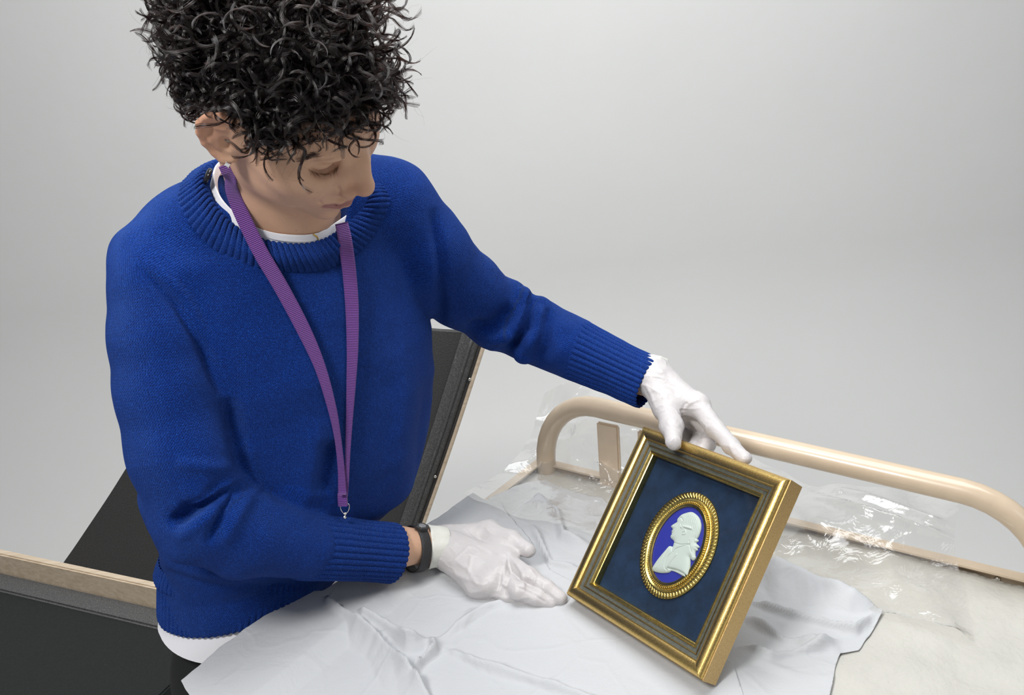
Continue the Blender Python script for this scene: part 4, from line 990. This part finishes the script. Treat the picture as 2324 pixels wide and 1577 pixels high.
    cre = [([(1470, 890), (1500, 880), (1530, 890)], 5, .0010), ([(1480, 915), (1500, 900), (1520, 905)], 4, .0011), ([(1465, 870), (1480, 900), (1490, 930)], 4, .0012), ([(1550, 928), (1565, 915), (1590, 905)], 4, .0012), ([(1548, 935), (1552, 925), (1560, 912)], 4, -.0015),
           ([(1512, 970), (1530, 968), (1546, 975)], 4, -.0008), ([(1600, 950), (1620, 955), (1632, 968)], 4, -.0008), ([(1655, 1005), (1660, 1020), (1670, 1035)], 4, .0008), ([(1530, 990), (1520, 1005), (1522, 1015)], 3, .0006)]
    glove(parts, (P(1474, 840, 1.262), P(1492, 874, 1.246), .0285, .0262), cre, 'white glove gripping the top edge of the frame', w0-np.array([.08, .22, .20]), w0+np.array([.20, .12, .08]))
    return e, HR, HT, hp, hitd, bvh, ii, sw
M_gcuff = simple('glove_cuff_rubber', (.72, .72, .66), .5, 0, (90, .0010))
PERSON, HR, HT, hp, hitd, SWB, NECKLOOP, SWEATER = person()
#@@HAIR
# ------------------------------------------------------------------ hair (strand curves)
def strands(name, pts, rad, mat, parent, npt):
    """pts: (n, npt, 3) world positions; rad: root radius per strand"""
    n = len(pts); cv = bpy.data.hair_curves.new(name); cv.add_curves([npt]*n)
    o = bpy.data.objects.new(name, cv); C.objects.link(o); o.parent = parent
    po = np.array(parent_origin(parent))
    cv.attributes['position'].data.foreach_set('vector', (pts-po).astype(np.float32).ravel())
    r = cv.attributes.get('radius') or cv.attributes.new('radius', 'FLOAT', 'POINT')
    t = np.linspace(0, 1, npt); rr = (np.asarray(rad).reshape(-1, 1)*np.sqrt(np.clip(1-t**3*.9, 0, 1))[None, :]).astype(np.float32)*np.ones((n, npt), np.float32)
    r.data.foreach_set('value', rr.ravel())
    cv.materials.append(mat); return o
def hair():
    me = next(c for c in PERSON.children if c.name.startswith('body')).data
    n = len(me.vertices); co = np.empty(n*3); me.vertices.foreach_get('co', co); co = co.reshape(-1, 3)+np.array(parent_origin(PERSON))
    no = np.empty(n*3); me.vertices.foreach_get('normal', no); no = no.reshape(-1, 3)
    L = (co-HT)@HR; x, y, z = L.T
    lim = np.interp(y, [-.10, -.05, -.025, .0, .02, .05, .07, .09], [-.03, .0, .026, .034, .034, .040, .052, .058])
    ok = (z > lim) & (np.abs(x) < .085) & (z < .15)
    R = np.random.default_rng(11); idx = np.where(ok & ~((y > .045) & (z < .082) & (R.uniform(size=len(z)) < .55)))[0]
    toW = lambda v: v@HR.T
    def build(sel, ns, npt, lenf, flowf, rho, turns, spread, rad, lift):
        m = len(sel); P0 = L[sel]; N0 = (no@HR)[sel]; N0 = nrm(N0)
        t = np.linspace(0, 1, npt)[None, :, None]
        Ln = lenf(P0, m)[:, None, None]; flow = flowf(P0, N0, m)
        flow = nrm(flow)[:, None, :]
        rnd = nrm(R.normal(size=(m, 3)))[:, None, :]
        lf = lift(P0, m)[:, None, None]
        c = P0[:, None, :]+N0[:, None, :]*lf*(1-np.exp(-3.2*t))+flow*Ln*(t**1.15)+rnd*Ln*.16*t**2
        ax = nrm(flow+.5*rnd); a = nrm(np.cross(ax, N0[:, None, :])); b = np.cross(ax, a)
        ph = R.uniform(0, 6.28, (m, 1, 1)); om = (R.uniform(turns[0], turns[1], (m, 1, 1))*6.283*R.choice([-1, 1], (m, 1, 1)))
        rh = R.uniform(rho[0], rho[1], (m, 1, 1))*smooth(0, .35, t)*(1-.25*t)
        out = []
        for k in range(ns):
            d1 = R.normal(0, .05, (m, 1, 1)); d2 = R.normal(0, 1, (m, 1, 3))*spread*(.55+1.9*t-2.1*t*t); d3 = 1+R.normal(0, .03, (m, 1, 1))
            q = c+rh*d3*(a*np.cos(ph+om*t*d3+d1)+b*np.sin(ph+om*t*d3+d1))-rh*(a*np.cos(ph+d1)+b*np.sin(ph+d1))*np.exp(-4*t)+d2
            # keep outside the skull (ellipsoid test)
            e = (q-np.array([0, -.012, .038]))/np.array([.080, .101, .090]); rr = np.linalg.norm(e, axis=-1, keepdims=True)
            q = np.where((rr < 1.0) & (q[..., 2:3] > .0), q+(e/np.maximum(rr, .3)*np.array([.080, .101, .090]))*(1.0-rr)*.97, q)
            out.append(q)
        q = np.concatenate(out)
        near_ear = (np.linalg.norm((q-np.array([.088, -.012, -.002]))/np.array([.026, .030, .036]), axis=-1) < 1).any(1)
        near_ear |= (np.linalg.norm((q-np.array([.106, -.002, .014]))/.027, axis=-1) < 1).any(1)
        return HT+toW(q[~near_ear])
    def flow_curl(P0, N0, m):
        x, y, z = P0.T; rn = R.normal(0, .55, (m, 3))
        f = np.stack([x*4, .15+y*5, -.10-.2*np.clip(y/.08, 0, 1)*0+0*z], 1)
        front = smooth(.03, .085, y); side = smooth(.045, .070, np.abs(x))*smooth(.09, .05, z)
        f = f*(1-front)[:, None]+front[:, None]*np.array([.12, .55, -.75])
        f = f*(1-side)[:, None]+side[:, None]*np.stack([np.sign(x)*.25, .35+0*x, -.9+0*x], 1)
        back = smooth(-.02, -.07, y); f = f+back[:, None]*np.array([0, -1.0, -.1])
        return f+rn*(1-.35*side-.35*front)[:, None]
    Lc = lambda P0, m: (1-.38*smooth(.045, .08, P0[:, 1])*smooth(.095, .065, P0[:, 2]))*(.032+.008*smooth(.02, .09, P0[:, 1])+R.uniform(-.010, .014, m))*(1-.40*smooth(-.02, -.06, P0[:, 1])*smooth(.10, .05, P0[:, 2]))*(1-.55*smooth(.05, .01, P0[:, 2])-.15*smooth(.055, .075, np.abs(P0[:, 0]))*smooth(.08, .05, P0[:, 2]))
    Hc = lambda P0, m: (.010+.034*smooth(.05, .11, P0[:, 2])*R.uniform(.25, 1, m)**.8+.006*R.uniform(0, 1, m)-.004*smooth(.06, .03, P0[:, 2]))
    A = build(R.choice(idx, 1550), 20, 26, lambda P0, m: Lc(P0, m)*1.12, flow_curl, (.0065, .0140), (.7, 1.45), .00055, .0001, Hc)
    B = build(R.choice(idx, 14000), 1, 14, lambda P0, m: R.uniform(.010, .024, m), flow_curl, (.002, .005), (.4, 1.2), .0003, .00008, lambda P0, m: R.uniform(.001, .010, m))
    # loose flyaways
    F = build(R.choice(idx, 420), 1, 26, lambda P0, m: Lc(P0, m)*R.uniform(1.0, 1.6, m), flow_curl, (.006, .016), (.6, 1.5), .0004, .00006, lambda P0, m: Hc(P0, m)*R.uniform(1, 1.5, m))
    # fringe locks over forehead and temple
    fr = idx[(L[idx, 1] > .012) & (L[idx, 2] < lim[idx]+.035) & (np.abs(L[idx, 0]) < .075)]
    G = build(R.choice(fr, 300), 9, 26, lambda P0, m: R.uniform(.007, .019, m), lambda P0, N0, m: np.stack([P0[:, 0]*3, .35+0*P0[:, 0], -.9+0*P0[:, 0]], 1)+R.normal(0, .45, (m, 3)), (.004, .0085), (.6, 1.5), .0006, .00009, lambda P0, m: R.uniform(.004, .014, m))
    npt = 26
    def resamp(Q):
        t = np.linspace(0, Q.shape[1]-1, npt); i = np.clip(t.astype(int), 0, Q.shape[1]-2); f = (t-i)[None, :, None]; return Q[:, i]*(1-f)+Q[:, i+1]*f
    allp = np.concatenate([A, resamp(B), F, G]); rad = np.concatenate([np.full(len(A), .00014), np.full(len(B), .00008), np.full(len(F), .00006), np.full(len(G), .00013)])
    h = strands('hair', allp, rad, M_hair, PERSON, npt); tag(h, 'short curly black hair', kind='stuff')
    body_bvh = BVHTree.FromPolygons([Vector(v) for v in co], [tuple(p.vertices) for p in me.polygons])
    def skin(u, v):
        h_ = body_bvh.ray_cast(Vector(CAM), Vector(nrm(ray(u, v)))); return (np.array(h_[0]), np.array(h_[1])) if h_[0] is not None else (P(u, v, .93), -FW)
    # eyebrows and lashes
    def hairs(nm, line, cnt, ln, dirf, rad_, jit, bend):
        c = catmull(line, 10); out = []
        for k in range(cnt):
            i = R.uniform(0, len(c)-1); q = c[int(i)]+(c[min(int(i)+1, len(c)-1)]-c[int(i)])*(i % 1)+R.normal(0, 1, 2)*jit
            p, nn_ = skin(q[0], q[1]); d = dirf(i/(len(c)-1)); d = nrm(RT*d[0]-UP*d[1]+nn_*d[2]); l = ln*R.uniform(.7, 1.2)
            t = np.linspace(0, 1, 8)[:, None]; out.append(p-nn_*.0004+d*l*t+bend(nn_)*l*t*t+R.normal(0, .08, 3)*l*t)
        return strands(nm, np.array(out), np.full(cnt, rad_), M_hair, PERSON, 8)
    hairs('eyebrow', [(690, 366), (720, 352), (755, 345), (790, 346), (806, 341)], 520, .0085, lambda s: (-.95, .22-.3*(1-s), .25), .00008, np.array([2.2, 3.2]), lambda n_: -n_*.1)
    hairs('eyebrow', [(834, 322), (848, 305), (862, 290), (872, 280)], 120, .007, lambda s: (.55, -.75, .3), .000065, np.array([1.5, 2.0]), lambda n_: -n_*.1)
    hairs('eyelashes', [(700, 383), (718, 391), (738, 394), (756, 386), (768, 375)], 95, .0078, lambda s: (-.35+1.1*s, .75, .85), .00006, np.array([.8, .8]), lambda n_: -UP*.15+n_*.25)
    hairs('eyelashes', [(858, 330), (861, 322), (864, 314)], 26, .0065, lambda s: (.8, .35, .4), .00006, np.array([.8, .8]), lambda n_: UP*.3)
    return skin
skin = hair()
#@@ACCESSORIES
# ------------------------------------------------------------------ things worn
_cov = []
for o_ in [c for c in PERSON.children if c.name.split('.')[0] in ('body', 'sweater', 't_shirt')]+[c for c in SWEATER.children if c.name.startswith('collar')]+[g for c in PERSON.children if c.name.startswith('t_shirt') for g in c.children]:
    po_ = np.array(parent_origin(o_)); _cov.append(BVHTree.FromPolygons([Vector(np.array(v.co)+po_) for v in o_.data.vertices], [tuple(p.vertices) for p in o_.data.polygons]))
def top_hit(u, v):
    b = 9.
    for t_ in _cov:
        h_ = t_.ray_cast(Vector(CAM), Vector(nrm(ray(u, v))))
        if h_[0] is not None: b = min(b, (np.array(h_[0])-CAM)@FW)
    return b
def ribbon(line, wpx, off, name, par, thick=.0010, twist=None):
    """a woven ribbon laid on the chest; line of (u, v), width in metres along it"""
    c = catmull(np.c_[line, wpx], 8); pts = []; ws = []; prev = None
    for u, v, w_ in c:
        dd = [top_hit(u+a, v) for a in (-10, 0, 10)]; dd = [x for x in dd if x < 3]
        d = min(dd)-off if dd else prev; prev = d; pts.append([u, v, d]); ws.append(w_)
    pts = np.array(pts); ds = pts[:, 2].copy()
    for _ in range(10): ds = np.minimum(ds, np.convolve(np.pad(ds, 3, mode='edge'), np.ones(7)/7, 'valid')*.999+.001*ds)
    for _ in range(5): ds = np.convolve(np.pad(ds, 2, mode='edge'), np.ones(5)/5, 'valid')
    X = np.array([P(u, v, d) for (u, v, _), d in zip(pts, ds)])
    return X, np.array(ws)
def ribmesh(name, X, ws, par, nrmdir, thick=.0011, k=7):
    T = nrm(np.gradient(X, axis=0)); V = []; uv = []; s = np.r_[0, np.cumsum(np.linalg.norm(np.diff(X, axis=0), axis=1))]
    n = len(X)
    for i in range(n):
        nn_ = nrmdir[i] if np.ndim(nrmdir) == 2 else nrmdir; A = nrm(np.cross(T[i], nn_)); nn_ = np.cross(A, T[i])
        ring = [(a, thick/2) for a in np.linspace(-.5, .5, k)]+[(a, -thick/2) for a in np.linspace(.5, -.5, k)]
        for a, b in ring: V.append(X[i]+A*ws[i]*a+nn_*b)
    m = 2*k; F = gridfaces(n, m, cv=True)+[tuple(range(m-1, -1, -1)), tuple(range((n-1)*m, n*m))]; U = []
    for i in range(n-1):
        for j in range(m): U += [(j*.003, s[i]), (j*.003, s[i+1]), ((j+1)*.003, s[i+1]), ((j+1)*.003, s[i])]
    U += [(0, 0)]*(2*m)
    return mk(name, V, F, M_purple, par, uv=U)
def lanyard():
    end = P(780, 1138, hitd(780, 1138, 1.2)-.010)
    e = empty('lanyard', end, 'purple ribbed ribbon lanyard hanging round the neck down to a metal clip', 'lanyard')
    mm = lambda px, d=1.02: px*d/FPX
    A = [(508, 374, .012), (515, 388, .013), (523, 405, .014), (528, 435, .0155), (548, 485, .0165), (590, 570, .0172), (640, 655, .0172), (690, 750, .0165), (726, 832, .0135), (752, 920, .0110), (766, 990, .0085), (774, 1060, .0085), (777, 1122, .0105)]
    X, ws = ribbon([a[:2] for a in A], [a[2] for a in A], .0035, 'strap', e)
    ribmesh('strap', X, ws, e, -FW)
    B = [(775, 506, .0155), (783, 545, .0165), (793, 620, .0165), (799, 700, .0160), (800, 790, .0140), (797, 870, .0115), (793, 950, .0085), (789, 1030, .0065), (787, 1090, .0055), (785, 1124, .0050)]
    X, ws = ribbon([b[:2] for b in B], [b[2] for b in B], .0045, 'strap', e)
    ribmesh('strap', X, ws, e, -FW)
    d0 = (end-CAM)@FW-.002; q = [P(777, 1119, d0), P(779, 1148, d0)]
    bl = catmull([q[0], (q[0]+q[1])/2-FW*.001, q[1]], 8); ribmesh('ribbon_fold', bl, np.full(len(bl), .0118), e, nrm(-FW-.2*RT), .0045)
    # wire loop and swivel
    c = P(782, 1147, d0); lp = [c+RT*x*.001-UP*y*.001 for x, y in [(-5.5, -1), (-5.2, 4), (-3, 8.5), (0, 10), (3.5, 8.5), (5.6, 4), (5.8, -1), (3, -2.2), (-3, -2.2)]]
    lp = catmull(lp, 5, True); lp = np.vstack([lp, lp[:2]]); V, F = tube(lp, .0007, 8, False); mk('wire_loop', V, F, M_steel, e)
    s0 = c-UP*.0095; V, F = tube([s0+UP*.001, s0, s0-UP*.002, s0-UP*.0022, s0-UP*.0045, s0-UP*.005, s0-UP*.0075], [.0018, .0030, .0030, .0016, .0016, .0026, .0022], 14); mk('swivel', V, F, M_steel, e)
lanyard()
def earring():
    p, nn_ = skin(517, 372); nn_ = nrm(nn_*.5-FW*.6+RT*-.1); A = nrm(np.cross(nn_, UP)); B = np.cross(nn_, A); p = p+nn_*.0008
    a0 = .15; A, B = A*math.cos(a0)+B*math.sin(a0), -A*math.sin(a0)+B*math.cos(a0)
    e = empty('stud_earring', p, 'square-cut clear stone stud earring in the ear lobe, set in silver', 'earring')
    V = []; r = .0033
    for z_, s_ in ((.0000, .5), (.0012, 1.0), (.0020, .62)):
        for k in range(4): a = math.pi/2*k; V.append(p+nn_*z_+r*s_*(math.cos(a)*A+math.sin(a)*B))
    F = gridfaces(3, 4, cv=True)+[(0, 1, 2, 3), (11, 10, 9, 8)]
    t = NT('clear_stone').set(Base_Color=(.95, .95, .98), Roughness=.03, Metallic=.55); mk('stone', V, F, t.m, e, smooth=False)
    for k in range(4):
        a = math.pi/2*k; q = p+r*1.02*(math.cos(a)*A+math.sin(a)*B); V, F = tube([q-nn_*.0003, q+nn_*.0014, q+nn_*.0019-(q-p)*.2], [.0006, .0006, .0005], 8); mk('prong', V, F, M_steel, e)
earring()
def wristband():
    c0, c1 = P(690, 1232, 1.15), P(990, 1238, 1.28); T0 = nrm(c1-c0); c = P(944, 1242, 1.264); T = nrm(T0*.985+UP*.10-FW*.05)
    A = nrm(UP-T*(UP@T)); B = np.cross(T, A)
    if B@FW > 0: B = -B
    e = empty('fitness_band', c, 'black rubber fitness wristband on the wrist between blue cuff and glove', 'wristband')
    G = []; N_ = 48
    prof = [(-.0078, .0), (-.0074, .0013), (-.004, .0019), (.004, .0019), (.0074, .0013), (.0078, .0), (.0070, -.0004), (-.0070, -.0004)]
    for i in range(N_):
        a = 2*math.pi*i/N_; rA, rB = .0315, .0285; drop = .0025*(-math.sin(a) if False else 0)
        base = c+A*rA*math.cos(a)-A*.0015+B*rB*math.sin(a); n_ = nrm(A*math.cos(a)/rA+B*math.sin(a)/rB)
        wd = 1.0+.0*math.cos(a)
        G += [base+T*x*wd+n_*y for x, y in prof]
    t = NT('textured_black_rubber').set(Base_Color=(.022, .022, .024), Roughness=.5); ck = t.n('ShaderNodeTexVoronoi'); ck.inputs['Scale'].default_value = 900; t.l(t.pos(), ck.inputs['Vector']); t.bump(ck.outputs[0], .0004)
    mk('strap', G, gridfaces(N_, len(prof), cu=True, cv=True), t.m, e)
    # tracker body on the top of the wrist with hexagonal screen
    n_ = nrm(A*.90+B*.42); p = c+A*.0335*.90+B*.030*.42-A*.0015; S_ = np.cross(T, n_)
    def hexa(nm, rx_, ry_, z0, z1, mat, par):
        V = []
        for z_, k in ((z0, 1), (z1-.0006, 1), (z1, .9)):
            for i in range(6): a = math.pi/3*i; V.append(p+T*rx_*k*math.cos(a)+S_*ry_*k*math.sin(a)+n_*z_)
        return mk(nm, V, gridfaces(3, 6, cv=True)+[(5, 4, 3, 2, 1, 0), (12, 13, 14, 15, 16, 17)], mat, par, smooth=False)
    tb = hexa('tracker_body', .0105, .0090, -.001, .0042, M_rubber, e); hexa('screen', .0062, .0052, .0040, .0047, M_screen, tb)
    q = p-A*.052-B*.0+T*-.001
    return e
wristband()
def necklace():
    pts = []
    for u, v in [(712, 532), (716, 535), (719, 537), (721, 541), (722, 545)]:
        d = min((SK[0]-CAM)@FW for SK in [skin(u, v)]); pts.append(P(u, v, top_hit(u, v)-.0008))
    pts = catmull(pts, 3); V = []
    e = empty('necklace', pts[0], 'fine yellow gold chain just showing at the t-shirt neckband', 'necklace')
    T = nrm(np.gradient(pts, axis=0)); L_ = []
    for i, p in enumerate(pts):
        A = nrm(np.cross(T[i], FW)); B = FW if i % 2 else np.cross(T[i], A); A = A if i % 2 == 0 else A
        c = [p+.0011*math.cos(a)*T[i]+.0008*math.sin(a)*A for a in np.linspace(0, 2*math.pi, 9)]; L_.append(tube(c, .00035, 6, False))
    V, F = join_vf(L_); o = mk('chain', V, F, M_goldchain, e); tag(o, kind='stuff')
necklace()
#@@FILM
# ------------------------------------------------------------------ clear polythene bag lying across tray and rail
def bag():
    zt = ZT
    rows = [  # left -> right columns, each from the far edge to the near edge; heights above the tray
        [(1238, 892, .115), (1200, 985, .055), (1150, 1062, .030), (1053, 1122, .030)],
        [(1285, 870, .125), (1265, 960, .075), (1235, 1045, .030), (1110, 1150, .026)],
        [(1370, 874, .128), (1360, 960, .105), (1330, 1060, .035), (1250, 1190, .020)],
        [(1480, 905, .128), (1480, 985, .110), (1460, 1080, .035), (1420, 1230, .018)],
        [(1640, 985, .055), (1640, 1050, .040), (1620, 1120, .022), (1560, 1260, .014)],
        [(1770, 1070, .030), (1780, 1120, .030), (1780, 1190, .022), (1740, 1290, .014)],
        [(1850, 1104, .040), (1860, 1170, .045), (1850, 1240, .022), (1840, 1345, .012)],
        [(1920, 1096, .055), (1950, 1165, .052), (1960, 1250, .025), (1950, 1382, .010)],
        [(2060, 1106, .058), (2080, 1190, .052), (2080, 1280, .024), (2090, 1418, .010)],
        [(2184, 1119, .060), (2168, 1208, .050), (2182, 1300, .022), (2213, 1456, .010)]]
    G = np.array([[PZ(u, v, zt+z_) for u, v, z_ in r] for r in rows])
    G = np.array([catmull(r, 18) for r in G]); G = np.array([catmull(G[:, j], 12) for j in range(G.shape[1])]).transpose(1, 0, 2)
    nu, nv = G.shape[:2]; N = nrm(np.cross(np.gradient(G, axis=0), np.gradient(G, axis=1))); N = N*np.sign(N[..., 2:3])
    i = np.arange(nu)[:, None]/nu; 
    wr = 1-np.abs(fbm(G*[9, 9, 9], 3, 21)); G = G+N*(.012*(wr-.7)*1.0+.0012*np.sin(i*46+3*np.sin(np.arange(nv)[None, :]/nv*5)))[..., None]
    prj, _ = proj(G.reshape(-1, 3)); cr_ = creases(prj, [([(1850, 1128), (1960, 1160), (2168, 1225)], 9, .008), ([(1900, 1110), (2000, 1140), (2168, 1200)], 8, .006), ([(1195, 1010), (1290, 1000), (1330, 985)], 8, .006), ([(1210, 955), (1300, 962)], 6, .006), ([(1350, 1040), (1380, 1080)], 12, .010), ([(1980, 1395), (2100, 1425), (2210, 1450)], 12, .007)]).reshape(nu, nv)
    G = G+N*cr_[..., None]; G[..., 2] = np.maximum(G[..., 2], zt+.010)
    o = mk('polythene_bag', G.reshape(-1, 3), gridfaces(nu, nv, flip=(np.cross(G[5, 5]-G[4, 5], G[4, 6]-G[4, 5])[2] < 0)), M_film)
    tag(o, 'crinkled clear polythene bag lying over the tray and rail behind the picture frame', 'plastic bag')
bag()
